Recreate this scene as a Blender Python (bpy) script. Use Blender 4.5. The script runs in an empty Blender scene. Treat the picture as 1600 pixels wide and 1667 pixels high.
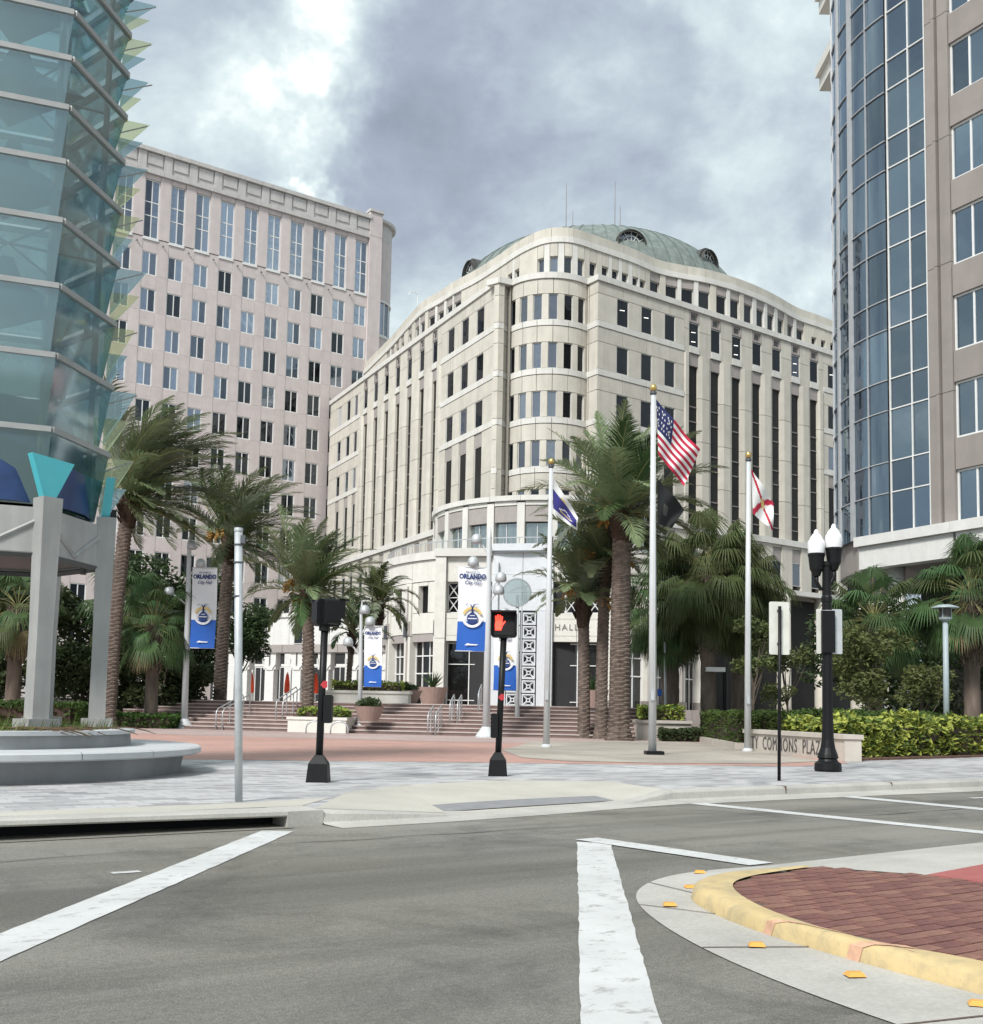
import bpy, math, random
import numpy as np
from mathutils import Vector, Matrix, noise
random.seed(7)
PI = math.pi
R_ = math.radians
scn = bpy.context.scene
col = scn.collection

# ------------------------------------------------------------------ camera
PITCH, ROLL, EYE = math.atan(157/1800), 0.0195, 1.2
fwd = Vector((0, math.cos(PITCH), math.sin(PITCH)))
rt = Vector((1, 0, 0)); up = rt.cross(fwd)
ix = math.cos(ROLL)*rt + math.sin(ROLL)*up
iy = -math.sin(ROLL)*rt + math.cos(ROLL)*up
cd = bpy.data.cameras.new('camera'); cam = bpy.data.objects.new('camera', cd); col.objects.link(cam)
m = Matrix.Identity(4)
for i in range(3):
    m[i][0] = ix[i]; m[i][1] = iy[i]; m[i][2] = -fwd[i]
m[2][3] = EYE
cam.matrix_world = m
cd.sensor_fit = 'VERTICAL'; cd.sensor_height = 24; cd.lens = 24*1800/1667
cd.shift_y = 166.5/1667; cd.clip_start = 0.1; cd.clip_end = 6000
scn.camera = cam

# ------------------------------------------------------------------ sky, sun, exposure
SUN_AZ, SUN_EL = R_(210), R_(45)         # azimuth clockwise from +Y
sund = Vector((math.sin(SUN_AZ)*math.cos(SUN_EL), math.cos(SUN_AZ)*math.cos(SUN_EL), math.sin(SUN_EL)))
w = bpy.data.worlds.new('World'); scn.world = w; w.use_nodes = True
nt = w.node_tree; nt.nodes.clear()
def N(tree, t, **kw):
    n = tree.nodes.new(t)
    for k, v in kw.items():
        if k in ('operation', 'blend_type', 'data_type', 'noise_dimensions', 'sky_type', 'interpolation_type', 'feature', 'vector_type', 'clamp', 'use_clamp', 'mode', 'wave_type', 'bands_direction', 'distance', 'invert'):
            setattr(n, k, v)
        else:
            key = int(k[1:]) if k[0] == 'i' and k[1:].isdigit() else k
            n.inputs[key].default_value = v
    return n
def sky_world():
    L = nt.links.new
    out = nt.nodes.new('ShaderNodeOutputWorld'); bg = nt.nodes.new('ShaderNodeBackground'); bg.inputs[1].default_value = 0.08
    sky = nt.nodes.new('ShaderNodeTexSky'); sky.sky_type = 'NISHITA'; sky.sun_disc = False
    sky.sun_elevation = SUN_EL; sky.sun_rotation = SUN_AZ
    tc = nt.nodes.new('ShaderNodeTexCoord')
    def fbm(scale, detail, rough, dist, off):
        mp = N(nt, 'ShaderNodeMapping'); mp.inputs['Location'].default_value = off; mp.inputs['Scale'].default_value = (1, 1, 1.5); L(tc.outputs['Generated'], mp.inputs[0])
        n = N(nt, 'ShaderNodeTexNoise', Scale=scale, Detail=detail, Roughness=rough, Distortion=dist)
        L(mp.outputs[0], n.inputs['Vector']); return n.outputs['Fac']
    n1 = fbm(4.6, 8, 0.6, 0.15, (3.1, 7.7, 0))
    # thickness: broad masses seen in the sky (direction, sharpness, amount), broken by the noise
    acc = None
    def add(a, b):
        q = N(nt, 'ShaderNodeMath', operation='ADD'); L(a, q.inputs[0]); L(b, q.inputs[1]); return q.outputs[0]
    def mul(a, k):
        q = N(nt, 'ShaderNodeMath', operation='MULTIPLY', i1=k); L(a, q.inputs[0]); return q.outputs[0]
    warp = N(nt, 'ShaderNodeTexNoise', Scale=7.0, Detail=5, Roughness=0.58); L(tc.outputs['Generated'], warp.inputs['Vector'])
    wv = N(nt, 'ShaderNodeVectorMath', operation='SUBTRACT'); wv.inputs[1].default_value = (.5, .5, .5); L(warp.outputs['Color'], wv.inputs[0])
    ws = N(nt, 'ShaderNodeVectorMath', operation='SCALE'); ws.inputs['Scale'].default_value = 0.24; L(wv.outputs[0], ws.inputs[0])
    wd = N(nt, 'ShaderNodeVectorMath', operation='ADD'); L(tc.outputs['Generated'], wd.inputs[0]); L(ws.outputs[0], wd.inputs[1])
    for d, r0, amt in CLOUD_MASSES:
        dn = Vector(d).normalized()
        dt = N(nt, 'ShaderNodeVectorMath', operation='DISTANCE'); dt.inputs[1].default_value = dn; L(wd.outputs[0], dt.inputs[0])
        mr = N(nt, 'ShaderNodeMapRange', interpolation_type='SMOOTHSTEP'); mr.inputs[1].default_value = r0*(1.15 if amt > 0 else 1.7); mr.inputs[2].default_value = r0*(.72 if amt > 0 else .1)
        mr.inputs[3].default_value = 0; mr.inputs[4].default_value = amt
        L(dt.outputs['Value'], mr.inputs[0])
        acc = mr.outputs[0] if acc is None else add(acc, mr.outputs[0])
    q = N(nt, 'ShaderNodeMath', operation='MULTIPLY_ADD', i1=1.7, i2=-.17); L(n1, q.inputs[0])
    th = add(q.outputs[0], acc)
    cr = nt.nodes.new('ShaderNodeValToRGB'); L(mul(th, .75), cr.inputs[0])
    e = cr.color_ramp.elements
    e[0].position = .34*.75; e[0].color = (7.2, 7.3, 7.2, 1)
    e[1].position = 1.0; e[1].color = (1.75, 2.05, 2.55, 1)
    for p, c in ((.43, (5.5, 5.95, 6.0)), (.53, (4.3, 5.0, 5.15)), (.66, (3.65, 4.25, 4.55)), (.80, (3.0, 3.5, 4.0)), (1.02, (2.35, 2.72, 3.3))):
        q = e.new(p*.75); q.color = (*c, 1)
    gap = N(nt, 'ShaderNodeMapRange', interpolation_type='SMOOTHSTEP'); gap.inputs[1].default_value = .20; gap.inputs[2].default_value = .10
    gap.inputs[3].default_value = 0; gap.inputs[4].default_value = .8; L(th, gap.inputs[0])
    mx = N(nt, 'ShaderNodeMix', data_type='RGBA'); L(gap.outputs[0], mx.inputs['Factor'])
    L(cr.outputs[0], mx.inputs[6])
    hs = N(nt, 'ShaderNodeHueSaturation', Value=1.6, Saturation=.8); L(sky.outputs[0], hs.inputs['Color']); L(hs.outputs[0], mx.inputs[7])
    L(mx.outputs[2], bg.inputs[0]); L(bg.outputs[0], out.inputs[0])
def pdir(px, py):
    return fwd + ix*((px-800)/1800) - iy*((py-1000)/1800)
# (direction, radius, thickness): cloud masses of the overcast, in view and carried on round the sky
CLOUD_MASSES = [(pdir(610, 245), .12, .10), (pdir(760, 180), .13, .12), (pdir(800, 340), .17, .13), (pdir(600, 360), .12, .07), (pdir(960, 320), .11, .10),
                (pdir(1060, 70), .10, .06), (pdir(1240, 300), .12, .06), (pdir(530, 30), .055, -.38), (pdir(470, 110), .04, -.16), (pdir(1130, 330), .11, .06), (pdir(430, 170), .05, -.26), (pdir(880, 150), .045, -.20),
                (pdir(1290, 455), .040, -.30), (pdir(478, 292), .016, -.55), (pdir(280, 130), .09, .07), (pdir(1180, 180), .06, -.05), (pdir(1340, 420), .03, .06),
                ((-.8, -.2, .5), .45, .08), ((.9, -.3, .45), .45, .05), ((.1, -.9, .5), .4, .03), ((-.3, .2, .95), .4, .05)]
sky_world()
sl = bpy.data.lights.new('sun', 'SUN'); sl.energy = 1.85; sl.angle = R_(13); sl.color = (1, .975, .94)
so = bpy.data.objects.new('sun', sl); col.objects.link(so); so.location = (0, 0, 80)
so.rotation_euler = sund.to_track_quat('Z', 'Y').to_euler()
scn.view_settings.view_transform = 'Standard'; scn.view_settings.look = 'None'
scn.view_settings.exposure = 1.14; scn.view_settings.gamma = 1.0
scn.render.engine = 'CYCLES'
scn.cycles.max_bounces = 5; scn.cycles.transparent_max_bounces = 12; scn.cycles.diffuse_bounces = 2; scn.cycles.glossy_bounces = 3
scn.cycles.use_denoising = True; scn.cycles.adaptive_threshold = .02

# ------------------------------------------------------------------ materials
MATS = {}
def mat(name, c, rough=.7, var=.08, scale=3.0, bump=0.0, metal=0.0, rand=0.0, streak=0.0, spec=.5, emit=None, trans=0.0, stretch=None, hue=0.0, detail=5):
    if name in MATS: return MATS[name]
    m = bpy.data.materials.new(name); m.use_nodes = True; t = m.node_tree; L = t.links.new
    b = t.nodes['Principled BSDF']; b.inputs['Roughness'].default_value = rough; b.inputs['Metallic'].default_value = metal
    b.inputs['Specular IOR Level'].default_value = spec
    if trans: b.inputs['Transmission Weight'].default_value = trans
    tc = t.nodes.new('ShaderNodeTexCoord')
    src = tc.outputs['Object']
    if stretch:
        mp = t.nodes.new('ShaderNodeMapping'); mp.inputs['Scale'].default_value = stretch; L(src, mp.inputs[0]); src = mp.outputs[0]
    n = N(t, 'ShaderNodeTexNoise', Scale=scale, Detail=detail, Roughness=.62); L(src, n.inputs['Vector'])
    mr = N(t, 'ShaderNodeMapRange', i1=.3, i2=.7, i3=1-var, i4=1+var); L(n.outputs['Fac'], mr.inputs[0])
    val = mr.outputs[0]
    def mulv(a, bb):
        q = N(t, 'ShaderNodeMath', operation='MULTIPLY'); L(a, q.inputs[0]); L(bb, q.inputs[1]); return q.outputs[0]
    if streak:
        mp = t.nodes.new('ShaderNodeMapping'); mp.inputs['Scale'].default_value = (1.3, 1.3, .13); L(tc.outputs['Object'], mp.inputs[0])
        n2 = N(t, 'ShaderNodeTexNoise', Scale=1.2, Detail=6, Roughness=.65); L(mp.outputs[0], n2.inputs['Vector'])
        m2 = N(t, 'ShaderNodeMapRange', i1=.35, i2=.72, i3=1.0, i4=1-streak); L(n2.outputs['Fac'], m2.inputs[0]); val = mulv(val, m2.outputs[0])
    oi = None
    if rand or hue:
        oi = t.nodes.new('ShaderNodeObjectInfo')
    if rand:
        m3 = N(t, 'ShaderNodeMapRange', i3=1-rand, i4=1+rand); L(oi.outputs['Random'], m3.inputs[0]); val = mulv(val, m3.outputs[0])
    hs = N(t, 'ShaderNodeHueSaturation'); hs.inputs['Color'].default_value = (*c, 1); L(val, hs.inputs['Value'])
    if hue:
        m4 = N(t, 'ShaderNodeMapRange', i3=.5-hue, i4=.5+hue); L(oi.outputs['Random'], m4.inputs[0]); L(m4.outputs[0], hs.inputs['Hue'])
    L(hs.outputs[0], b.inputs['Base Color'])
    if bump:
        nb = N(t, 'ShaderNodeTexNoise', Scale=scale*6, Detail=4, Roughness=.6); L(src, nb.inputs['Vector'])
        bp = N(t, 'ShaderNodeBump', Strength=bump, Distance=.02); L(nb.outputs['Fac'], bp.inputs['Height']); L(bp.outputs[0], b.inputs['Normal'])
    if emit:
        b.inputs['Emission Color'].default_value = (*c, 1); b.inputs['Emission Strength'].default_value = emit
    MATS[name] = m; return m
def glassmat(name, dark, mirror, tint=(1, 1, 1), rough=.03, rand=.25, wav=.02, blind=0.0):
    """office glazing: a dark body seen through the pane plus the pane's reflection"""
    m = bpy.data.materials.new(name); m.use_nodes = True; t = m.node_tree; L = t.links.new
    t.nodes.clear(); out = t.nodes.new('ShaderNodeOutputMaterial')
    tc = t.nodes.new('ShaderNodeTexCoord'); oi = t.nodes.new('ShaderNodeObjectInfo')
    dif = N(t, 'ShaderNodeBsdfDiffuse'); gl = N(t, 'ShaderNodeBsdfGlossy', Roughness=rough); gl.inputs['Color'].default_value = (*tint, 1)
    mr = N(t, 'ShaderNodeMapRange', i3=1-rand*1.5, i4=1+rand*1.5); L(oi.outputs['Random'], mr.inputs[0])
    hs = N(t, 'ShaderNodeHueSaturation'); hs.inputs['Color'].default_value = (*dark, 1); L(mr.outputs[0], hs.inputs['Value']); L(hs.outputs[0], dif.inputs['Color'])
    lw = N(t, 'ShaderNodeLayerWeight', Blend=.5); pw = N(t, 'ShaderNodeMath', operation='POWER', i1=5.0); L(lw.outputs['Facing'], pw.inputs[0])
    fr = N(t, 'ShaderNodeMath', operation='MULTIPLY_ADD', i1=.85, i2=.03); L(pw.outputs[0], fr.inputs[0])
    mr2 = N(t, 'ShaderNodeMapRange', i3=mirror*(1-rand), i4=mirror*(1+rand)); L(oi.outputs['Random'], mr2.inputs[0])
    ad = N(t, 'ShaderNodeMath', operation='ADD', use_clamp=True); L(fr.outputs[0], ad.inputs[0]); L(mr2.outputs[0], ad.inputs[1])
    nb = N(t, 'ShaderNodeTexNoise', Scale=.9, Detail=2); L(tc.outputs['Object'], nb.inputs['Vector'])
    bp = N(t, 'ShaderNodeBump', Strength=wav*4, Distance=.1); L(nb.outputs['Fac'], bp.inputs['Height']); L(bp.outputs[0], gl.inputs['Normal'])
    mx = t.nodes.new('ShaderNodeMixShader'); L(ad.outputs[0], mx.inputs[0]); L(dif.outputs[0], mx.inputs[1]); L(gl.outputs[0], mx.inputs[2])
    L(mx.outputs[0], out.inputs[0]); MATS[name] = m; return m
def clearglass(name, tint, mirror=.18, opac=.0, body=(.1, .2, .2), gtint=(1, 1, 1)):
    """tinted see-through sheet: transparent + reflection + a little body colour"""
    m = bpy.data.materials.new(name); m.use_nodes = True; t = m.node_tree; L = t.links.new
    t.nodes.clear(); out = t.nodes.new('ShaderNodeOutputMaterial')
    tr = t.nodes.new('ShaderNodeBsdfTransparent'); tr.inputs[0].default_value = (*tint, 1)
    df = t.nodes.new('ShaderNodeBsdfDiffuse'); df.inputs[0].default_value = (*body, 1)
    gl = N(t, 'ShaderNodeBsdfGlossy', Roughness=.06); gl.inputs[0].default_value = (*gtint, 1)
    tc = t.nodes.new('ShaderNodeTexCoord'); nb = N(t, 'ShaderNodeTexNoise', Scale=.8, Detail=2); L(tc.outputs['Object'], nb.inputs['Vector'])
    bp = N(t, 'ShaderNodeBump', Strength=.03, Distance=.08); L(nb.outputs['Fac'], bp.inputs['Height']); L(bp.outputs[0], gl.inputs['Normal'])
    m1 = t.nodes.new('ShaderNodeMixShader'); m1.inputs[0].default_value = opac; L(tr.outputs[0], m1.inputs[1]); L(df.outputs[0], m1.inputs[2])
    lw = N(t, 'ShaderNodeLayerWeight', Blend=.5); pw = N(t, 'ShaderNodeMath', operation='POWER', i1=5.0); L(lw.outputs['Facing'], pw.inputs[0])
    fr = N(t, 'ShaderNodeMath', operation='MULTIPLY_ADD', i1=.85, i2=.03); L(pw.outputs[0], fr.inputs[0])
    ad = N(t, 'ShaderNodeMath', operation='ADD', use_clamp=True, i1=mirror); L(fr.outputs[0], ad.inputs[0])
    m2 = t.nodes.new('ShaderNodeMixShader'); L(ad.outputs[0], m2.inputs[0]); L(m1.outputs[0], m2.inputs[1]); L(gl.outputs[0], m2.inputs[2])
    L(m2.outputs[0], out.inputs[0]); MATS[name] = m; return m
def leafmat(name, c, rand=.25, hue=.02, trans=.25, rough=.5, var=.25, scale=.8):
    m = mat(name, c, rough=rough, var=var, scale=scale, rand=rand, hue=hue, spec=.18)
    t = m.node_tree; b = t.nodes['Principled BSDF']; L = t.links.new
    tl = t.nodes.new('ShaderNodeBsdfTranslucent'); src = b.inputs['Base Color'].links[0].from_socket; L(src, tl.inputs[0])
    mx = t.nodes.new('ShaderNodeMixShader'); mx.inputs[0].default_value = trans
    L(b.outputs[0], mx.inputs[1]); L(tl.outputs[0], mx.inputs[2]); L(mx.outputs[0], t.nodes['Material Output'].inputs[0])
    return m

mat('cream', (.60, .567, .492), rough=.8, var=.08, scale=.9, rand=.05, streak=.15, bump=.15)
mat('cream_trim', (.68, .665, .62), rough=.75, var=.06, scale=1.2, rand=.03, streak=.10)
mat('cream_joint', (.30, .28, .24), rough=.9, var=.1)
mat('mauve', (.36, .325, .305), rough=.75, var=.06, rand=.05, streak=.08)
mat('mauve_dark', (.24, .215, .20), rough=.75, var=.06)
mat('pinkstone', (.60, .53, .512), rough=.8, var=.07, scale=1.0, rand=.035, streak=.10, bump=.1)
mat('pinktrim', (.56, .535, .515), rough=.8, var=.06, rand=.04, streak=.18)
mat('brownstone', (.295, .262, .24), rough=.75, var=.07, scale=1.0, rand=.04, streak=.1)
mat('brown_joint', (.12, .10, .09), rough=.9)
mat('white_frame', (.74, .74, .72), rough=.5, var=.04)
mat('white_wall', (.72, .71, .68), rough=.7, var=.05, streak=.12)
mat('ivory', (.70, .68, .62), rough=.7, var=.05, streak=.1)
mat('alu', (.70, .72, .74), rough=.42, var=.05, metal=.25, streak=.05)
mat('alu_dark', (.10, .11, .12), rough=.5, metal=.3)
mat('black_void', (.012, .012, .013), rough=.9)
mat('interior', (.03, .03, .032), rough=.9)
mat('copper', (.20, .235, .215), rough=.6, var=.25, scale=1.6, streak=.35)
mat('copper_seam', (.13, .17, .155), rough=.6)
mat('copper_dark', (.07, .07, .065), rough=.6)
mat('steel', (.52, .54, .55), rough=.4, metal=.55, var=.08, scale=4)
mat('galv', (.50, .525, .54), rough=.5, metal=.3, var=.10, scale=9)
mat('polepaint', (.56, .58, .59), rough=.45, var=.05)
mat('bluepole', (.34, .40, .42), rough=.5, var=.08)
mat('black_paint', (.008, .0085, .009), rough=.45, var=.15, scale=8, spec=.25)
mat('gold', (.72, .50, .18), rough=.3, metal=.9)
mat('concrete', (.40, .395, .38), rough=.85, var=.12, scale=1.2, bump=.25)
mat('concrete_grey', (.32, .325, .33), rough=.8, var=.13, scale=1.0, streak=.25, bump=.2)
mat('concrete_smooth', (.48, .475, .465), rough=.65, var=.1, scale=1.0, streak=.2)
mat('coping', (.52, .53, .535), rough=.7, var=.09, scale=1.4, rand=.05)
mat('pole_stone', (.54, .49, .43), rough=.8, var=.08, scale=2, rand=.04, streak=.1)
mat('letter_dark', (.10, .09, .085), rough=.7)
mat('letter_bronze', (.22, .21, .19), rough=.5)
mat('red_hand', (1.0, .035, .02), emit=2.2)
mat('red_paint', (.45, .03, .04), rough=.5)
mat('terracotta', (.36, .25, .215), rough=.8, var=.08, streak=.1)
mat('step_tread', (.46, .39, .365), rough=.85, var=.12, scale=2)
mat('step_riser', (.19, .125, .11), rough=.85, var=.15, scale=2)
mat('soil', (.06, .04, .03), rough=.95, var=.3, scale=6, bump=.5)
mat('mulch', (.12, .065, .045), rough=.95, var=.45, scale=9, bump=.8)
mat('banner_white', (.80, .81, .83), rough=.6, var=.03)
mat('banner_blue', (.02, .12, .50), rough=.55, var=.06)
mat('navy', (.02, .045, .17), rough=.6, var=.05)
mat('banner_gold', (.68, .50, .18), rough=.6)
mat('flag_white', (.78, .77, .75), rough=.8, var=.03)
mat('flag_red', (.48, .015, .05), rough=.8, var=.05)
mat('flag_navy', (.018, .025, .10), rough=.8, var=.05)
mat('flag_purple', (.045, .04, .22), rough=.8, var=.06)
mat('flag_black', (.010, .012, .012), rough=.85)
mat('orange_cloth', (.75, .07, .02), rough=.7, var=.1)
mat('turq', (.10, .52, .58), rough=.4, var=.05)
mat('turq_dark', (.03, .085, .09), rough=.4)
mat('lamp_glass', (.80, .80, .80), rough=.3, var=.02)
mat('sign_white', (.66, .66, .60), rough=.45, var=.12, scale=3)
mat('sign_back', (.52, .54, .55), rough=.45, metal=.2, var=.06)
glassmat('hall_glass', (.010, .0105, .011), .015, (.8, .85, .95))
glassmat('hall_glass_bay', (.04, .045, .055), .16, (.8, .86, .95), rand=.9)
mat('slot_glass', (.020, .0195, .019), rough=.45, var=.3, scale=.5, rand=.3, spec=.2)
glassmat('tower_glass', (.035, .045, .062), .30, (.70, .79, .93), rand=.6, wav=.05)
glassmat('office_glass', (.006, .013, .018), .27, (.60, .73, .86), rand=.30, wav=.010)
glassmat('tower_glass_dark', (.012, .013, .015), .05, (.7, .8, .9), rand=.5, wav=.03)
mat('blind', (.42, .43, .43), rough=.5, var=.06, rand=.2)
glassmat('office_spandrel', (.013, .021, .029), .23, (.60, .72, .86), rand=.2, wav=.008)
glassmat('entry_glass', (.012, .012, .012), .035, rand=.3)
glassmat('terrace_glass', (.10, .12, .12), .30, (.85, .95, .95), rand=.2)
clearglass('teal_glass', (.50, .72, .74), .22, .52, (.085, .175, .185), (.82, .95, .98))
clearglass('yellow_glass', (.80, .82, .55), .10, .35, (.50, .53, .27), (.9, .95, .8))
clearglass('disc_glass', (.75, .82, .83), .12, .35, (.42, .48, .49))
mat('blue_core', (.02, .045, .13), rough=.35, var=.3, scale=2)
mat('tower_post', (.40, .40, .385), rough=.6, var=.10, scale=1.5, streak=.3)
mat('tower_rail', (.36, .365, .355), rough=.45, metal=.3, var=.08)
mat('tower_dark', (.10, .105, .10), rough=.6)
leafmat('palm_leaf', (.185, .232, .122), rand=.28, hue=.02)
leafmat('palm_leaf_pale', (.22, .25, .18), rand=.25, hue=.02)
leafmat('palm_leaf_deep', (.068, .118, .045), rand=.3, hue=.02)
leafmat('palm_leaf_olive', (.09, .115, .045), rand=.3, hue=.02)
leafmat('dead_leaf', (.21, .155, .085), rand=.25)
mat('rachis', (.26, .25, .10), rough=.6)
mat('trunk_date', (.145, .112, .092), rough=.9, var=.45, scale=5, bump=.6)
mat('trunk_fibre', (.055, .034, .022), rough=.95, var=.4, scale=8, bump=.8)
mat('trunk_sabal', (.155, .12, .095), rough=.9, var=.35, scale=4, bump=.5, stretch=(1, 1, .3))
mat('boot', (.21, .165, .125), rough=.9, var=.3, scale=5)
mat('fruit', (.34, .19, .05), rough=.7, var=.3, scale=8)
mat('bark', (.10, .08, .06), rough=.9, var=.3, scale=5, bump=.5)
leafmat('leaf_dark', (.05, .074, .03), rand=.15, var=.4, scale=1.2)
leafmat('leaf_mid', (.13, .16, .06), rand=.15, var=.4, scale=1.2)
leafmat('leaf_olive', (.13, .125, .035), rand=.1, var=.35, scale=1.2)
leafmat('hedge_leaf', (.055, .095, .022), rand=.1, var=.4, scale=2.5)
leafmat('lime_leaf', (.36, .40, .085), rand=.1, var=.55, scale=5)
leafmat('lime_leaf_green', (.10, .165, .04), rand=.1, var=.35, scale=5)
leafmat('grass', (.13, .17, .045), rand=.1, var=.3, scale=3)

# ------------------------------------------------------------------ mesh helpers
WM = {}
class MB:
    def __init__(s): s.v = []; s.f = []; s.m = []; s.cur = 0
    def add(s, vs, fs):
        o = len(s.v); s.v += [tuple(q) for q in vs]
        for f in fs: s.f.append(tuple(i+o for i in f)); s.m.append(s.cur)
        return s
    def box(s, c, size, ax=None):
        x, y, z = (q/2 for q in size)
        A = ax or (Vector((1, 0, 0)), Vector((0, 1, 0)), Vector((0, 0, 1))); c = Vector(c)
        vs = [c+A[0]*a*x+A[1]*b*y+A[2]*d*z for d in (-1, 1) for b in (-1, 1) for a in (-1, 1)]
        return s.add(vs, [(0, 2, 3, 1), (4, 5, 7, 6), (0, 1, 5, 4), (2, 6, 7, 3), (0, 4, 6, 2), (1, 3, 7, 5)])
    def lo(s, x0, x1, y0, y1, z0, z1): return s.box(((x0+x1)/2, (y0+y1)/2, (z0+z1)/2), (x1-x0, y1-y0, z1-z0))
    def prism(s, poly, z0, z1):
        n = len(poly); vs = [(p[0], p[1], z0) for p in poly]+[(p[0], p[1], z1) for p in poly]
        fs = [tuple(range(n))[::-1], tuple(range(n, 2*n))]+[(i, (i+1) % n, (i+1) % n+n, i+n) for i in range(n)]
        return s.add(vs, fs)
    def tube(s, pts, rad, n=8, cap=True):
        pts = [Vector(p) for p in pts]
        if not isinstance(rad, (list, tuple)): rad = [rad]*len(pts)
        vs = []; ref = Vector((0, 0, 1)); prev = None
        for i, p in enumerate(pts):
            t = (pts[min(i+1, len(pts)-1)]-pts[max(i-1, 0)]).normalized()
            if prev is None:
                a = t.orthogonal().normalized() if abs(t.z) > .95 else t.cross(ref).normalized()
            else:
                a = (prev-t*prev.dot(t)).normalized()
            prev = a; b = t.cross(a)
            vs += [p+(a*math.cos(2*PI*k/n)+b*math.sin(2*PI*k/n))*rad[i] for k in range(n)]
        fs = [(i*n+k, i*n+(k+1) % n, (i+1)*n+(k+1) % n, (i+1)*n+k) for i in range(len(pts)-1) for k in range(n)]
        if cap: fs += [tuple(range(n))[::-1], tuple(range((len(pts)-1)*n, len(pts)*n))]
        return s.add(vs, fs)
    def lathe(s, prof, c=(0, 0, 0), n=24, a0=0, a1=2*PI):
        full = abs(a1-a0-2*PI) < 1e-6; k = n if full else n+1; vs = []
        for r, z in prof:
            for i in range(k):
                a = a0+(a1-a0)*i/n; vs.append((c[0]+r*math.cos(a), c[1]+r*math.sin(a), c[2]+z))
        fs = []
        for j in range(len(prof)-1):
            for i in range(n):
                i2 = (i+1) % k; fs.append((j*k+i, j*k+i2, (j+1)*k+i2, (j+1)*k+i))
        return s.add(vs, fs)
    def quad(s, a, b, c, d): return s.add([a, b, c, d], [(0, 1, 2, 3)])
    def mesh(s, name, mats, smooth=False):
        me = bpy.data.meshes.new(name); me.from_pydata(s.v, [], s.f)
        for q in (mats if isinstance(mats, (list, tuple)) else [mats]): me.materials.append(MATS[q] if isinstance(q, str) else q)
        if any(s.m): me.polygons.foreach_set('material_index', s.m)
        if smooth: me.polygons.foreach_set('use_smooth', [True]*len(s.f))
        me.update(); return me
    def build(s, name, mats, parent=None, M=None, smooth=False, **k): return link(name, s.mesh(name, mats, smooth), parent, M, **k)
def link(name, me, parent=None, M=None, **k):
    o = bpy.data.objects.new(name, me); col.objects.link(o)
    M = M or Matrix.Identity(4); WM[o.name] = M
    if parent is not None:
        o.parent = parent; o.matrix_parent_inverse = WM[parent.name].inverted()
    o.matrix_basis = M
    for a, b in k.items(): o[a] = b
    return o
def thing(name, label, cat, loc, group=None):
    o = bpy.data.objects.new(name, None); col.objects.link(o); o.empty_display_size = .3
    M = Matrix.Translation(Vector(loc)); o.matrix_basis = M; WM[o.name] = M
    o['label'] = label; o['category'] = cat
    if group: o['group'] = group
    return o
def struct(name, mb, mats, smooth=False): return mb.build(name, mats, smooth=smooth, kind='structure')
def tag(o, label, cat, group=None):
    o['label'] = label; o['category'] = cat
    if group: o['group'] = group
    return o
def frame(o, right, out):
    """local X = right seen from outside, Y = up, Z = outwards"""
    r = Vector((right[0], right[1], 0)).normalized(); n = Vector((out[0], out[1], 0)).normalized(); u = Vector((0, 0, 1))
    M = Matrix.Identity(4)
    for i in range(3): M[i][0] = r[i]; M[i][1] = u[i]; M[i][2] = n[i]; M[i][3] = o[i]
    return M
def text_mesh(body, size, mat_, ext=.01, shear=0, bold=0, sx=1.0, space=1.0):
    cu = bpy.data.curves.new('txt', 'FONT'); cu.body = body; cu.size = size; cu.extrude = ext; cu.align_x = 'CENTER'; cu.align_y = 'CENTER'
    cu.shear = shear; cu.offset = bold; cu.space_character = space; cu.resolution_u = 3
    ob = bpy.data.objects.new('txt', cu); col.objects.link(ob)
    me = bpy.data.meshes.new_from_object(ob.evaluated_get(bpy.context.evaluated_depsgraph_get()))
    bpy.data.objects.remove(ob); bpy.data.curves.remove(cu)
    if sx != 1.0: me.transform(Matrix.Diagonal((sx, 1, 1, 1)))
    me.materials.clear(); me.materials.append(MATS[mat_]); return me
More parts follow.
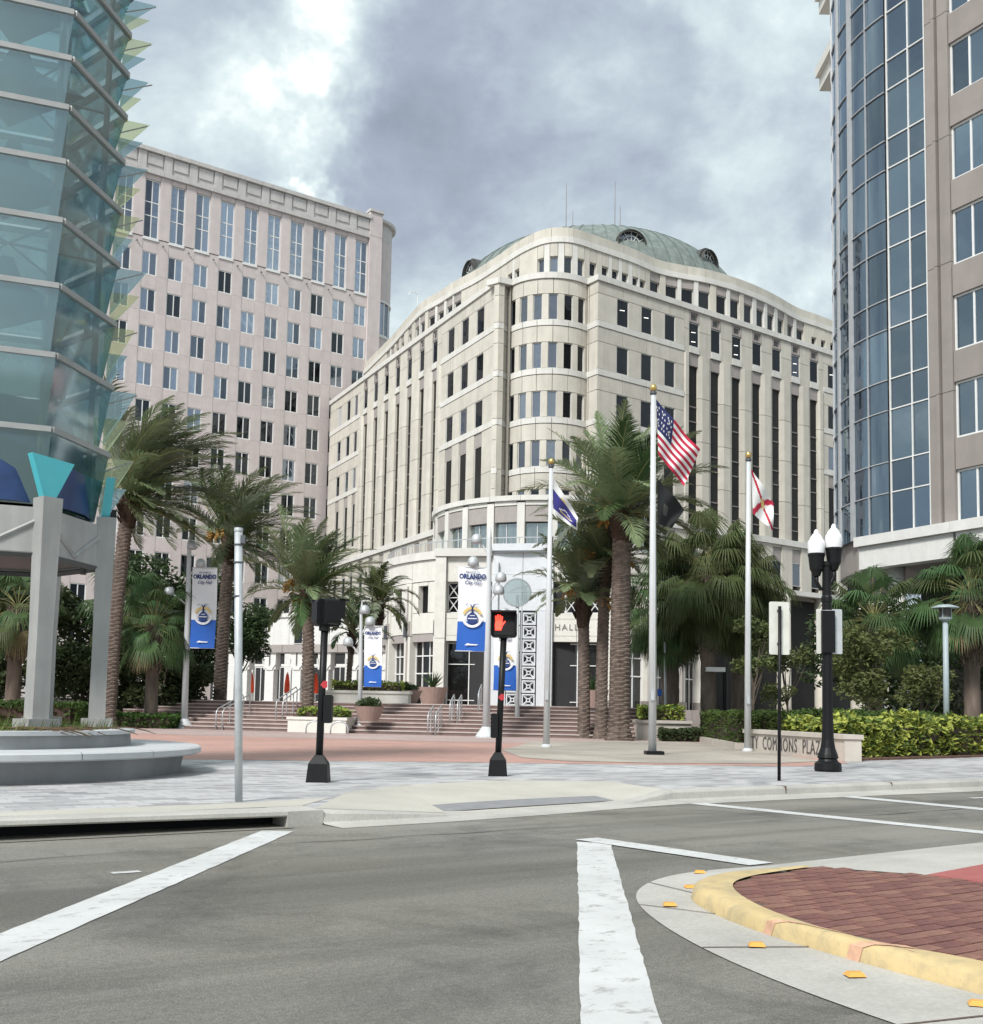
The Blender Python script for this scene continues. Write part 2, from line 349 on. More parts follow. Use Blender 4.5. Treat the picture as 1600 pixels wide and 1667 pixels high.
# street grid: U runs along the kerb (to the right and away), V runs across the street
U = Vector((math.sin(R_(55.3)), math.cos(R_(55.3)), 0)); V = Vector((-U.y, U.x, 0))
def uv(u, v, z=0): q = U*u+V*v; return (q.x, q.y, z)
class Path:
    """plan polyline measured by arc length; normals point to the given side"""
    def __init__(s, pts, side=1):
        s.p = [Vector((q[0], q[1])) for q in pts]; s.side = side; s.c = [0]
        for a, b in zip(s.p, s.p[1:]): s.c.append(s.c[-1]+(b-a).length)
        s.L = s.c[-1]
    def at(s, t, smooth=True):
        c = s.c; i = 0
        if t >= s.L: i = len(c)-2
        else:
            while i < len(c)-2 and c[i+1] <= t: i += 1
        a, b = s.p[i], s.p[i+1]; k = (t-c[i])/(c[i+1]-c[i]); q = a.lerp(b, k)
        d = (b-a).normalized()
        if smooth and len(s.p) > 2:
            d0 = (s.p[min(i+1, len(s.p)-1)]-s.p[max(i-1, 0)]).normalized(); d1 = (s.p[min(i+2, len(s.p)-1)]-s.p[i]).normalized()
            d = d0.lerp(d1, min(max(k, 0), 1)).normalized()
        return q, d, Vector((d.y, -d.x))*s.side
    def slab(s, mb, s0, s1, z0, z1, front, back, step=1.2):
        n = max(1, int(math.ceil((s1-s0)/step))) if len(s.p) > 2 else 1
        vs = []
        for i in range(n+1):
            q, d, nn = s.at(s0+(s1-s0)*i/n)
            for off in (front, back):
                r = q+nn*off
                for z in (z0, z1): vs.append((r.x, r.y, z))
        fs = []
        for i in range(n):
            a = i*4; b = a+4
            fs += [(a, b, b+1, a+1), (a+2, a+3, b+3, b+2), (a+1, b+1, b+3, a+3), (a, a+2, b+2, b)]
        fs += [(0, 1, 3, 2), (n*4, n*4+2, n*4+3, n*4+1)]
        mb.add(vs, fs); return mb
    def frame(s, t, z, off=0):
        q, d, nn = s.at(t); r = q+nn*off; right = d*s.side
        return frame((r.x, r.y, z), right, nn)

# ------------------------------------------------------------------ ground materials
def ground_mat(name, build):
    m = bpy.data.materials.new(name); m.use_nodes = True; t = m.node_tree
    b = t.nodes['Principled BSDF']; tc = t.nodes.new('ShaderNodeTexCoord')
    rot = t.nodes.new('ShaderNodeMapping'); rot.inputs['Rotation'].default_value = (0, 0, -math.atan2(U.y, U.x)); t.links.new(tc.outputs['Object'], rot.inputs[0])
    build(t, b, rot.outputs[0]); MATS[name] = m
def nz(t, src, scale, detail=6, rough=.6, dist=0, st=None):
    L = t.links.new
    if st:
        mp = t.nodes.new('ShaderNodeMapping'); mp.inputs['Scale'].default_value = st; L(src, mp.inputs[0]); src = mp.outputs[0]
    n = N(t, 'ShaderNodeTexNoise', Scale=scale, Detail=detail, Roughness=rough, Distortion=dist); L(src, n.inputs['Vector']); return n.outputs['Fac']
def mrange(t, src, a, b, c, d):
    q = N(t, 'ShaderNodeMapRange', i1=a, i2=b, i3=c, i4=d); t.links.new(src, q.inputs[0]); return q.outputs[0]
def mth(t, op, a, b):
    q = N(t, 'ShaderNodeMath', operation=op)
    for i, x in enumerate((a, b)):
        if isinstance(x, (int, float)): q.inputs[i].default_value = x
        else: t.links.new(x, q.inputs[i])
    return q.outputs[0]
def asphalt(t, b, src):
    """worn asphalt: aggregate grain, wheel paths along the street, oil and tar stains, repair seams"""
    L = t.links.new
    big = mrange(t, nz(t, src, .22, 5, .6), .3, .7, .84, 1.12)
    tracks = mrange(t, nz(t, src, 1.0, 5, .6, .8, (.06, .8, 1)), .36, .66, .58, 1.12)
    stain = mrange(t, nz(t, src, .55, 7, .72, .9), .50, .70, 1.0, .55)
    blot = mrange(t, nz(t, src, 2.4, 6, .7, .4), .60, .74, 1.0, .74)
    light = mrange(t, nz(t, src, 1.3, 6, .7, .6, (.35, 1, 1)), .58, .78, 1.0, 1.22)
    grain = mrange(t, nz(t, src, 120, 2, .7), .28, .72, .66, 1.36)
    grain2 = mrange(t, nz(t, src, 30, 4, .8), .3, .7, .74, 1.26)
    vor = N(t, 'ShaderNodeTexVoronoi', Scale=85); L(src, vor.inputs['Vector']); chip = mrange(t, vor.outputs['Distance'], .12, .34, 1.30, .96)
    val = big
    for q in (tracks, stain, blot, light, grain, grain2, chip): val = mth(t, 'MULTIPLY', val, q)
    warm = mrange(t, nz(t, src, .4, 4, .6), .35, .65, .9, 1.25)
    hs = N(t, 'ShaderNodeHueSaturation'); hs.inputs['Color'].default_value = (.232, .221, .194, 1); L(val, hs.inputs['Value']); L(warm, hs.inputs['Saturation']); L(hs.outputs[0], b.inputs['Base Color'])
    b.inputs['Roughness'].default_value = .85
    bp = N(t, 'ShaderNodeBump', Strength=.8, Distance=.012); L(nz(t, src, 75, 4, .75), bp.inputs['Height']); L(bp.outputs[0], b.inputs['Normal'])
ground_mat('asphalt', asphalt)
def paver(c1, c2, cm, bw, bh, spread=.0, wear=.2):
    def f(t, b, src):
        L = t.links.new
        br = t.nodes.new('ShaderNodeTexBrick'); L(src, br.inputs['Vector'])
        br.inputs['Color1'].default_value = (*c1, 1); br.inputs['Color2'].default_value = (*c2, 1); br.inputs['Mortar'].default_value = (*cm, 1)
        br.inputs['Scale'].default_value = 1; br.inputs['Brick Width'].default_value = bw; br.inputs['Row Height'].default_value = bh
        br.inputs['Mortar Size'].default_value = .008; br.inputs['Bias'].default_value = spread
        v = mth(t, 'MULTIPLY', mrange(t, nz(t, src, .35, 5), .3, .7, 1-wear, 1+wear*.6), mrange(t, nz(t, src, 9, 5, .7), .3, .7, .9, 1.1))
        hs = N(t, 'ShaderNodeHueSaturation'); L(br.outputs['Color'], hs.inputs['Color']); L(v, hs.inputs['Value']); L(hs.outputs[0], b.inputs['Base Color'])
        b.inputs['Roughness'].default_value = .8
        bp = N(t, 'ShaderNodeBump', Strength=.4, Distance=.01); L(br.outputs['Fac'], bp.inputs['Height']); bp.invert = True; L(bp.outputs[0], b.inputs['Normal'])
    return f
ground_mat('grey_pavers', paver((.49, .485, .48), (.15, .148, .16), (.30, .295, .29), .40, .20, -.40, .22))
ground_mat('pink_pavers', paver((.52, .30, .245), (.44, .27, .225), (.36, .22, .18), .4, .2, 0, .15))
ground_mat('rose_pavers', paver((.46, .36, .335), (.42, .31, .285), (.3, .24, .22), .5, .5, 0, .14))
ground_mat('beige_slabs', paver((.43, .385, .325), (.36, .32, .275), (.22, .19, .17), .9, .9, -.2, .26))
ground_mat('deck_slabs', paver((.42, .36, .335), (.36, .30, .28), (.25, .2, .18), .6, .6, 0, .12))
def kerbconc(t, b, src):
    L = t.links.new
    v = mth(t, 'MULTIPLY', mrange(t, nz(t, src, .8, 6, .65), .3, .72, 1.12, .74), mrange(t, nz(t, src, 40, 4, .7), .3, .7, .88, 1.12))
    hs = N(t, 'ShaderNodeHueSaturation'); hs.inputs['Color'].default_value = (.46, .445, .405, 1); L(v, hs.inputs['Value']); L(hs.outputs[0], b.inputs['Base Color'])
    b.inputs['Roughness'].default_value = .85
ground_mat('kerb_concrete', kerbconc)
def ramp_conc(t, b, src):
    L = t.links.new
    v = mth(t, 'MULTIPLY', mrange(t, nz(t, src, .6, 6, .65), .3, .72, 1.08, .84), mrange(t, nz(t, src, 30, 4, .7), .3, .7, .93, 1.07))
    hs = N(t, 'ShaderNodeHueSaturation'); hs.inputs['Color'].default_value = (.50, .475, .415, 1); L(v, hs.inputs['Value']); L(hs.outputs[0], b.inputs['Base Color'])
    b.inputs['Roughness'].default_value = .85
ground_mat('ramp_concrete', ramp_conc)
def paint(c, wear, sc=14):
    def f(t, b, src):
        L = t.links.new
        n = mrange(t, nz(t, src, sc, 7, .72, .2, (.7, 1, 1)), .54, .68, 0, wear)
        v = mrange(t, nz(t, src, 1.4, 5, .6), .3, .7, .86, 1.06)
        hs = N(t, 'ShaderNodeHueSaturation'); hs.inputs['Color'].default_value = (*c, 1); L(v, hs.inputs['Value'])
        mx = N(t, 'ShaderNodeMix', data_type='RGBA'); L(n, mx.inputs['Factor']); L(hs.outputs[0], mx.inputs[6]); mx.inputs[7].default_value = (.19, .185, .175, 1)
        L(mx.outputs[2], b.inputs['Base Color']); b.inputs['Roughness'].default_value = .7
        bp = N(t, 'ShaderNodeBump', Strength=.35, Distance=.01); L(nz(t, src, 60, 4, .7), bp.inputs['Height']); L(bp.outputs[0], b.inputs['Normal'])
    return f
ground_mat('road_paint', paint((.60, .605, .59), .75, 9))
def yellow_kerb(t, b, src):
    L = t.links.new
    n = mrange(t, nz(t, src, 4, 8, .75, .5), .46, .68, 0, .80)
    v = mrange(t, nz(t, src, 1.7, 6, .65), .3, .7, .84, 1.08)
    hs = N(t, 'ShaderNodeHueSaturation'); hs.inputs['Color'].default_value = (.60, .46, .235, 1); L(v, hs.inputs['Value'])
    mx = N(t, 'ShaderNodeMix', data_type='RGBA'); L(n, mx.inputs['Factor']); L(hs.outputs[0], mx.inputs[6]); mx.inputs[7].default_value = (.30, .26, .18, 1)
    L(mx.outputs[2], b.inputs['Base Color']); b.inputs['Roughness'].default_value = .75
    bp = N(t, 'ShaderNodeBump', Strength=.3, Distance=.012); L(nz(t, src, 22, 5, .7), bp.inputs['Height']); L(bp.outputs[0], b.inputs['Normal'])
ground_mat('yellow_kerb', yellow_kerb)
mat('pink_spray', (.60, .36, .24), rough=.7, var=.2, scale=12)
mat('brick_red', (.21, .098, .078), rough=.9, var=.25, scale=14, rand=.20, bump=.3, hue=.012)
mat('brick_sand', (.13, .085, .07), rough=.95, var=.3, scale=20)
mat('tactile_red', (.36, .11, .10), rough=.8, var=.12, scale=5)
mat('tactile_grey', (.25, .25, .255), rough=.8, var=.12, scale=6)
mat('reflector', (.72, .36, .08), rough=.3, var=.05)

# ------------------------------------------------------------------ road
mb = MB(); S = 2500
mb.quad((-S, -S, 0), (S, -S, 0), (S, S, 0), (-S, S, 0)); road = struct('road', mb, 'asphalt')
def strip(name, pts, z=.005, rough_edge=0, parent=road, mt='road_paint'):
    """painted line as a sheet 5 mm above the asphalt; pts = left/right pairs in ground metres"""
    mb = MB(); vs = []
    n = len(pts)
    for a, b in pts: vs += [(a[0], a[1], z), (b[0], b[1], z)]
    return mb.add(vs, [(2*i, 2*i+1, 2*i+3, 2*i+2) for i in range(n-1)]).build(name, mt, parent)
def lineUV(name, u0, v0, u1, v1, wd, seed=0, z=.005):
    a = U*u0+V*v0; b = U*u1+V*v1; d = (b-a).normalized(); s = Vector((-d.y, d.x, 0)); rnd = random.Random(seed)
    n = max(6, int((b-a).length/.12)); pts = []
    for i in range(n+1):
        q = a.lerp(b, i/n)
        pts.append((q+s*(wd/2+rnd.uniform(-.005, .005)), q-s*(wd/2+rnd.uniform(-.005, .005))))
    return strip(name, pts, z)
lineUV('crosswalk_line', -0.5, 3.76, 4.50, 10.05, .31, 1)     # left line, running to the drain
lineUV('crosswalk_line', 0.74, 0.6, 6.72, 7.97, .31, 2)       # bar towards the viewer
lineUV('crosswalk_line', 6.84, 8.22, 7.00, 6.2, .30, 3, .009)
lineUV('crosswalk_line', 10.95, 10.85, 11.5, 2.0, .30, 4)
lineUV('crosswalk_line', 14.2, 10.88, 13.85, 2.0, .34, 5)
lineUV('lane_line', 15.9, 9.9, 17.3, 9.85, .12, 6)
lineUV('lane_mark', 2.35, 8.05, 2.55, 8.05, .09, 7)

def tar_seam(u0, v0, u1, v1, amp, wd, seed):
    rnd = random.Random(seed); n = 60; pts = []
    for i in range(n+1):
        t = i/n; u = u0+(u1-u0)*t; v = v0+(v1-v0)*t+amp*noise.noise(Vector((t*5, seed, 0)))+.4*amp*noise.noise(Vector((t*17, seed, 3)))
        w_ = wd*(.5+abs(noise.noise(Vector((t*9, seed, 7))))*1.6)*min(1, t*8, (1-t)*8+.02); q = U*u+V*v
        pts.append((q+V*w_/2, q-V*w_/2))
    return strip('tar_seam', pts, .0035, mt='tar')
mat('tar', (.045, .044, .042), rough=.6, var=.3, scale=8)
tar_seam(-3, 8.9, 9.5, 9.25, .25, .016, 1); tar_seam(8.5, 8.7, 22, 8.95, .2, .018, 4)
# ------------------------------------------------------------------ kerb, sidewalk
KL = [(-60, 9.9), (-20, 10.05), (2, 10.33), (4.75, 10.38)]
KR = [(10.9, 11.25), (13, 11.3), (18.5, 11.28), (30, 11.25), (110, 11.2)]
def kerb_run(name, pts, parent=None, inlet=None, gut=.42, h=.15, taper=None):
    """concrete kerb with rounded top and a sloped gutter, swept along the street edge"""
    prof = [(-gut, .004), (-.03, .012), (0, .03), (.015, h-.035), (.04, h-.008), (.075, h), (.20, h+.002), (.20, -.05)]
    P = [Vector(uv(*p)) for p in pts]; vs = []; k = len(prof)
    for i, p in enumerate(P):
        d = (P[min(i+1, len(P)-1)]-P[max(i-1, 0)]).normalized(); s = Vector((-d.y, d.x, 0))
        hh = taper[i] if taper else 1
        for o, z in prof: q = p+s*o; vs.append((q.x, q.y, .004+(z-.004)*hh if z > .004 else z))
    fs = [(i*k+j, (i+1)*k+j, (i+1)*k+j+1, i*k+j+1) for i in range(len(P)-1) for j in range(k-1)]
    return MB().add(vs, fs).build(name, 'kerb_concrete', parent, smooth=False, kind='structure')
def dense(pts, step):
    o = []
    for a, b in zip(pts, pts[1:]):
        n = max(1, int(math.hypot(b[0]-a[0], b[1]-a[1])/step))
        o += [(a[0]+(b[0]-a[0])*i/n, a[1]+(b[1]-a[1])*i/n) for i in range(n)]
    return o+[pts[-1]]
# left: a storm drain inlet - thin kerb slab over a dark slot, with a back wall
kp = dense(KL, .8); P = [Vector(uv(*p)) for p in kp]
top = MB(); prof = [(0, .10), (-.012, .115), (-.005, .15), (.03, .165), (.36, .160), (.5, .152), (.5, .10), (0, .10)]; k = len(prof); vs = []
for i, p in enumerate(P):
    d = (P[min(i+1, len(P)-1)]-P[max(i-1, 0)]).normalized(); s = Vector((-d.y, d.x, 0))
    lift = .045*min(1, max(0, (4.75-kp[i][0])/6))
    for o, z in prof: q = p+s*o; vs.append((q.x, q.y, z+(lift if o < .45 else 0)))
top.add(vs, [(i*k+j, (i+1)*k+j, (i+1)*k+j+1, i*k+j+1) for i in range(len(P)-1) for j in range(k-1)])
kerb_l = struct('kerb', top, 'kerb_concrete')
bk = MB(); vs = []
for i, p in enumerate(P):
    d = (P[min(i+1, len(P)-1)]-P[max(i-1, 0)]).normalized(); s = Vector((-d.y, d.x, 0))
    for o, z in ((-.16, .003), (.10, -.06), (.34, -.06), (.36, .12)): q = p+s*o; vs.append((q.x, q.y, z if o > 0 else .006))  # slot floor and back; black front lip on the road paints the gutter's shade
bk.add(vs, [(i*4+j, (i+1)*4+j, (i+1)*4+j+1, i*4+j+1) for i in range(len(P)-1) for j in range(3)]); bk.build('drain_slot_shade', 'black_void', kerb_l)
# end block of the inlet, then the dropped kerb of the ramp
e = MB(); a = Vector(uv(4.75, 10.38)); d = U
e.prism([uv(4.74, 10.36)[:2], uv(5.15, 10.40)[:2], uv(5.15, 11.0)[:2], uv(4.74, 10.96)[:2]], -.05, .153); e.build('kerb_end', 'kerb_concrete', kerb_l)
RK = dense([(5.15, 10.40), (6.5, 10.5), (8.0, 10.72), (9.6, 11.05), (10.9, 11.25)], .35)
tp = [max(.12, min(1, max((.35-i/ (len(RK)-1))/.35, (i/(len(RK)-1)-.82)/.18))) for i in range(len(RK))]
kerb_run('kerb', RK, taper=tp, gut=.38)
kr = dense(KR, 1.5); kerb_run('kerb', kr, gut=.48)
for u in (13.3, 15.9, 19.5, 23.5):      # joints
    MB().box(Vector(uv(u, 11.395, .076)), (.014, .19, .157), (U, V, Vector((0, 0, 1)))).build('kerb_joint', 'brick_sand', bpy.data.objects['kerb.002'])
# sidewalk sheet with a notch for the ramp
RAMP_B = [(11.35, 13.1), (9.8, 13.9), (7.9, 13.4), (6.5, 12.5)]
outer = [uv(-60, 10.35), uv(-20, 10.5), uv(2, 10.8), uv(4.75, 10.6), uv(5.15, 10.58)]
notch = [uv(6.5, 12.5), uv(7.9, 13.4), uv(9.8, 13.9), uv(11.35, 13.1)]
outer2 = [uv(10.9, 11.44), uv(13, 11.49), uv(18.5, 11.47), uv(30, 11.44), uv(110, 11.39), uv(300, 11.3), uv(300, 500), uv(-300, 500), uv(-300, 10)]
poly = [(q[0], q[1], .15) for q in outer+notch+outer2]
struct('sidewalk', MB().add(poly, [tuple(range(len(poly)))]), 'grey_pavers')
# concrete edge band behind the inlet kerb
bp_ = [uv(-60, 10.36), uv(-20, 10.51), uv(2, 10.81), uv(5.15, 10.91), uv(5.9, 11.75), uv(4.6, 11.45), uv(2, 11.35), uv(-20, 11.1), uv(-60, 11.0)]
struct('kerb_walk', MB().add([(q[0], q[1], .1545) for q in bp_], [tuple(range(len(bp_)))]), 'ramp_concrete')
rk = [(p[0], p[1]+.19) for p in RK]
vs = [uv(p[0], p[1], .004+.15*t) for p, t in zip(rk, tp)]; nb = len(RAMP_B)
rp = vs+[uv(p[0], p[1], .1502) for p in RAMP_B]
ramp = MB(); n1 = len(vs)
# fan the ramp sheet between the dropped kerb and the back edge
back = [Vector(uv(p[0], p[1], .1502)) for p in RAMP_B[::-1]]
def backpt(t):
    q = t*(len(back)-1); i = min(int(q), len(back)-2); return back[i].lerp(back[i+1], q-i)
fv = []
for i, p in enumerate(vs): fv += [p, tuple(Vector(p).lerp(backpt(i/(n1-1)), .5)), tuple(backpt(i/(n1-1)))]
ramp.add(fv, [(3*i+j, 3*i+3+j, 3*i+4+j, 3*i+1+j) for i in range(n1-1) for j in range(2)])
ramp_o = struct('kerb_ramp', ramp, 'ramp_concrete')
# dark tactile strip along the ramp's foot
tv = []
for i in range(13):
    u = 6.55+(10.35-6.55)*i/12; v0 = 10.80+(11.42-10.80)*i/12+.02
    wdt = .42 + .1*math.sin(i/12*PI)
    def rz(u, v):
        vf = np.interp(u, [p[0] for p in RK], [p[1]+.19 for p in RK]); t = min(max((v-vf)/2.3, 0), 1); return .030+.128*t
    tv += [uv(u+.15, v0, rz(u, v0)), uv(u-.1, v0+wdt, rz(u, v0+wdt))]
MB().add(tv, [(2*i, 2*i+2, 2*i+3, 2*i+1) for i in range(12)]).build('tactile_strip', 'tactile_grey', ramp_o)
# plaza sheets
C3 = Vector((4.4, 91))
def arcpt(r, th): return (C3.x+r*math.sin(R_(th)), C3.y-r*math.cos(R_(th)))
pl = [(-60, 24.2), (-20, 21.8), (-5.5, 21.5), (-1.2, 22.4), (3, 23.0), (6.6, 23.6), (8.3, 25.7), (9.6, 33), (9.4, 46)]
pl2 = [arcpt(46.2, t) for t in range(6, -50, -3)]
pp = [(x, y, .154) for x, y in pl+pl2]; struct('pink_plaza', MB().add(pp, [tuple(range(len(pp)))]), 'pink_pavers')
b1 = [arcpt(46.1, t) for t in range(4, -50, -3)]; b2 = [arcpt(54.5, t) for t in range(-50, 5, 3)]
pp = [(x, y, .158) for x, y in b1+b2]; struct('plaza_band', MB().add(pp, [tuple(range(len(pp)))]), 'rose_pavers')
pp = [(x, y, .162) for x, y in [(.35, 29.6), (.75, 25.2), (1.6, 23.9), (3.4, 23.7), (6.3, 24.6), (8.0, 26.6), (8.0, 32.6), (8.0, 42.5), (4.5, 41.5), (1.5, 38.4)]]
struct('flag_court', MB().add(pp, [tuple(range(len(pp)))]), 'beige_slabs')

# ------------------------------------------------------------------ steps and upper deck
stairs = thing('plaza_stairs', 'wide brown stone steps climbing to the round entrance plaza', 'stairs', (*arcpt(45.8, -10), .15))
RI = (1.45-.15)/8
for i in range(8):
    r1 = 45.8-i*.5; z1 = .15+RI*(i+1); mb = MB(); A = [(-30+34.2*j/40) for j in range(41)]
    vs = []
    for t in A:
        a = arcpt(r1, t); b = arcpt(r1-.62, t); nn = arcpt(r1+.03, t)
        vs += [(a[0], a[1], z1-RI), (a[0], a[1], z1-.05), (nn[0], nn[1], z1-.05), (nn[0], nn[1], z1), (b[0], b[1], z1)]
    for j in range(40):
        for q in range(4):
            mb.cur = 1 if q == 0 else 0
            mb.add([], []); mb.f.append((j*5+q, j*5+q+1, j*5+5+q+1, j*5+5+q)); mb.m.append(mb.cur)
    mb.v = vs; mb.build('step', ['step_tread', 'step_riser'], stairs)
dk = [arcpt(41.85, t) for t in np.linspace(-60, 4.2, 40)]+[arcpt(30, t) for t in np.linspace(5, 100, 30)]+[(60, 200), (-60, 200)]
struct('upper_plaza', MB().prism(dk, -.1, 1.448), 'deck_slabs')

# ------------------------------------------------------------------ traffic island with yellow kerb
isl = thing('traffic_island', 'brick paved traffic island with yellow painted kerb nose', 'traffic island', (2.2, 6.5, 0))
def smooth_path(pts, n=8, closed=False):
    P = [Vector(p) for p in pts]; o = []
    for i in range(len(P)-1):
        p0 = P[max(i-1, 0)]; p1 = P[i]; p2 = P[i+1]; p3 = P[min(i+2, len(P)-1)]
        for j in range(n):
            t = j/n; o.append(.5*((2*p1)+(-p0+p2)*t+(2*p0-5*p1+4*p2-p3)*t*t+(-p0+3*p1-3*p2+p3)*t**3))
    return o+[P[-1]]
gut_o = smooth_path([(3.4, 1.9), (2.15, 3.55), (1.50, 4.72), (1.12, 5.82), (.965, 6.95), (1.08, 7.80), (1.50, 8.50), (2.26, 9.02)], 8)
kb_o = smooth_path([(4.0, 2.3), (2.75, 3.95), (2.16, 4.86), (1.66, 5.80), (1.38, 6.60), (1.33, 7.30), (1.62, 7.85), (2.30, 8.26)], 8)
kb_i = smooth_path([(4.12, 2.46), (2.90, 4.13), (2.28, 5.10), (1.86, 5.62), (1.60, 6.36), (1.57, 7.15), (1.80, 7.66), (2.38, 8.20)], 8)
n = len(gut_o); mb = MB(); vs = []
for i in range(n):
    a, b = gut_o[i], kb_o[i]; up_ = max(0, (i-(n-12))/11); vs += [(a.x, a.y, .006), (b.x, b.y, .022+.080*up_)]
mb.add(vs, [(2*i, 2*i+1, 2*i+3, 2*i+2) for i in range(n-1)]).build('gutter', 'kerb_concrete', isl)
mb = MB(); vs = []
for i in range(n):
    a, b = kb_o[i], kb_i[i]; h = .105; lowz = .015+.083*max(0, (i-(n-12))/11)
    c = a.lerp(b, .22); d_ = a.lerp(b, .45)
    vs += [(a.x, a.y, lowz), (a.x+.2*(b.x-a.x)*.3, a.y+.2*(b.y-a.y)*.3, max(h*.75+.01, lowz+.004)), (c.x, c.y, h*.96+.01), (d_.x, d_.y, h+.012), (b.x, b.y, h+.008)]
mb.add(vs, [(5*i+j, 5*i+5+j, 5*i+6+j, 5*i+1+j) for i in range(n-1) for j in range(4)])
mb.build('kerb', 'yellow_kerb', isl, smooth=True, label='yellow painted kerb with faded pink spray marks')
for (i0, i1, t0, t1, wd) in ((27, 25.2, .0, 1.0, .075), (21.5, 20.2, .0, .98, .085), (19.2, 22.6, .40, .95, .035)):   # spray marks
    vs = []; ts = sorted({t0, t1}|{q for q in (.06, .12, .22, .33, .45, .6, .8) if t0 < q < t1})
    for tt in ts:
        f = (tt-t0)/(t1-t0); ii = i0+(i1-i0)*f; j = int(ii); fr = ii-j
        a = kb_o[j].lerp(kb_o[j+1], fr); b = kb_i[j].lerp(kb_i[j+1], fr); q = a.lerp(b, tt)
        ph = float(np.interp(tt, [0, .06, .22, .45, 1], [.02, .0935, .1155, .1215, .1175])); o_ = (a-b).normalized()*(.005 if tt < .2 else 0)
        tg = (kb_o[j+1]-kb_o[j]).normalized()*wd/2
        vs += [(q.x-tg.x+o_.x, q.y-tg.y+o_.y, ph), (q.x+tg.x+o_.x, q.y+tg.y+o_.y, ph)]
    MB().add(vs, [(2*i, 2*i+1, 2*i+3, 2*i+2) for i in range(len(ts)-1)]).build('spray_mark', 'pink_spray', isl)
for i in (14, 24, 33, 42, 50):
    a, b = gut_o[i], kb_o[i]; tg = (gut_o[i+1]-gut_o[i]).normalized()*.007
    MB().quad((a.x-tg.x, a.y-tg.y, .0095), (a.x+tg.x, a.y+tg.y, .0095), (b.x+tg.x, b.y+tg.y, .0275), (b.x-tg.x, b.y-tg.y, .0275)).build('gutter_joint', 'brick_sand', isl)
# brick bed: bond runs along V
bed = [(q.x, q.y) for q in kb_i]+[(2.47, 8.24), (2.86, 8.07), (3.12, 7.95), (3.37, 7.65), (3.75, 7.3), (6.5, 5.2), (6.5, 2.0)]
def inside(p, poly):
    c = False; j = len(poly)-1
    for i in range(len(poly)):
        a, b = poly[i], poly[j]
        if (a[1] > p[1]) != (b[1] > p[1]) and p[0] < (b[0]-a[0])*(p[1]-a[1])/(b[1]-a[1])+a[0]: c = not c
        j = i
    return c
zb = .105
MB().add([(x, y, zb-.007) for x, y in bed], [tuple(range(len(bed)))]).build('brick_bed', 'brick_sand', isl)
bl, bw_ = .205, .105
brk = MB().box((0, 0, 0), (bl-.012, bw_-.012, .05)); brk.v = [(x*(1 if z < 0 else .985), y*(1 if z < 0 else .97), z) for x, y, z in brk.v]; brk_me = brk.mesh('brick', 'brick_red')
cand = []
for i in range(-70, 90):
    for j in range(-10, 90):
        v = i*bw_; u = j*bl+(bl/2 if i % 2 else 0); q = U*u+V*v
        if inside((q.x, q.y), bed):
            if q.y > 3.2: cand.append((q.length+abs(math.atan2(q.x, q.y))*3, q.x, q.y))
cand.sort(); rest = MB(); vis = [c for c in cand if c[1]/c[2] < .46]; hid = [c for c in cand if c[1]/c[2] >= .46]
ang = math.atan2(U.y, U.x)
for i, (d_, x, y) in enumerate(vis+hid):
    rz_ = random.uniform(-.012, .012); zz_ = zb-.025+random.uniform(-.0022, .0022)
    Mx = Matrix.Translation((x, y, zz_)) @ Matrix.Rotation(ang+rz_, 4, 'Z') @ Matrix.Rotation(random.uniform(-.008, .008), 4, 'X')
    if i < 300: link('brick', brk_me, isl, Mx)
    else: rest.add([Mx @ Vector(q) for q in brk.v], brk.f)
if rest.v: rest.build('bricks_beyond', 'brick_red', isl, kind='stuff')
# concrete landing and red tactile mat at the island's far side
oo = [(2.26, 9.02), (3.4, 9.9), (4.88, 11.02), (9, 14.2)]; ii_ = [(2.36, 8.22), (3.25, 9.0), (4.5, 9.95), (8.3, 12.9)]
mb = MB(); mb.add([(x, y, .006) for x, y in oo]+[(x, y, .102) for x, y in ii_], [(i, i+1, i+5, i+4) for i in range(3)]); mb.build('landing_slope', 'kerb_concrete', isl)
fl_ = ii_+[(8.6, 11.6), (4.3, 9.05), (3.12, 7.95), (2.86, 8.07), (2.47, 8.24)]
MB().add([(x, y, .1025) for x, y in fl_], [tuple(range(len(fl_)))]).build('landing', 'kerb_concrete', isl)
tm = [(3.12, 7.95), (4.3, 9.05), (4.9, 8.3), (3.75, 7.3), (3.37, 7.65)]
MB().prism(tm, .05, .106).build('tactile_mat', 'tactile_red', isl)
MB().prism([(4.3, 9.05), (8.6, 11.6), (11, 9), (6.5, 5.2), (3.75, 7.3), (4.9, 8.3)], .0, .1015).build('landing_slab', 'ramp_concrete', isl)
# reflectors
ref = MB(); ref.add([(-.043, -.034, 0), (.043, -.034, 0), (.043, .034, 0), (-.043, .034, 0), (-.03, -.016, .018), (.03, -.016, .018), (.03, .016, .018), (-.03, .016, .018)],
                    [(0, 1, 5, 4), (1, 2, 6, 5), (2, 3, 7, 6), (3, 0, 4, 7), (4, 5, 6, 7)])
ref_me = ref.mesh('road_reflector', 'reflector')
RF = [(1.14, 6.98, 'at the rounded tip of the traffic island'), (1.40, 7.70, 'just behind the traffic island tip'), (1.40, 5.82, 'beside the first pink spray mark'),
      (1.70, 5.20, 'beside the second pink spray mark'), (2.06, 4.72, 'nearest the viewer by the right edge'), (1.60, 8.42, 'farthest along the traffic island gutter')]
for x, y, t in RF:
    o = link('road_reflector', ref_me, None, Matrix.Translation((x, y, .022)) @ Matrix.Rotation(random.uniform(-.3, .3), 4, 'Z'))
    tag(o, 'amber raised road reflector '+t, 'reflector', 'reflectors round the traffic island')

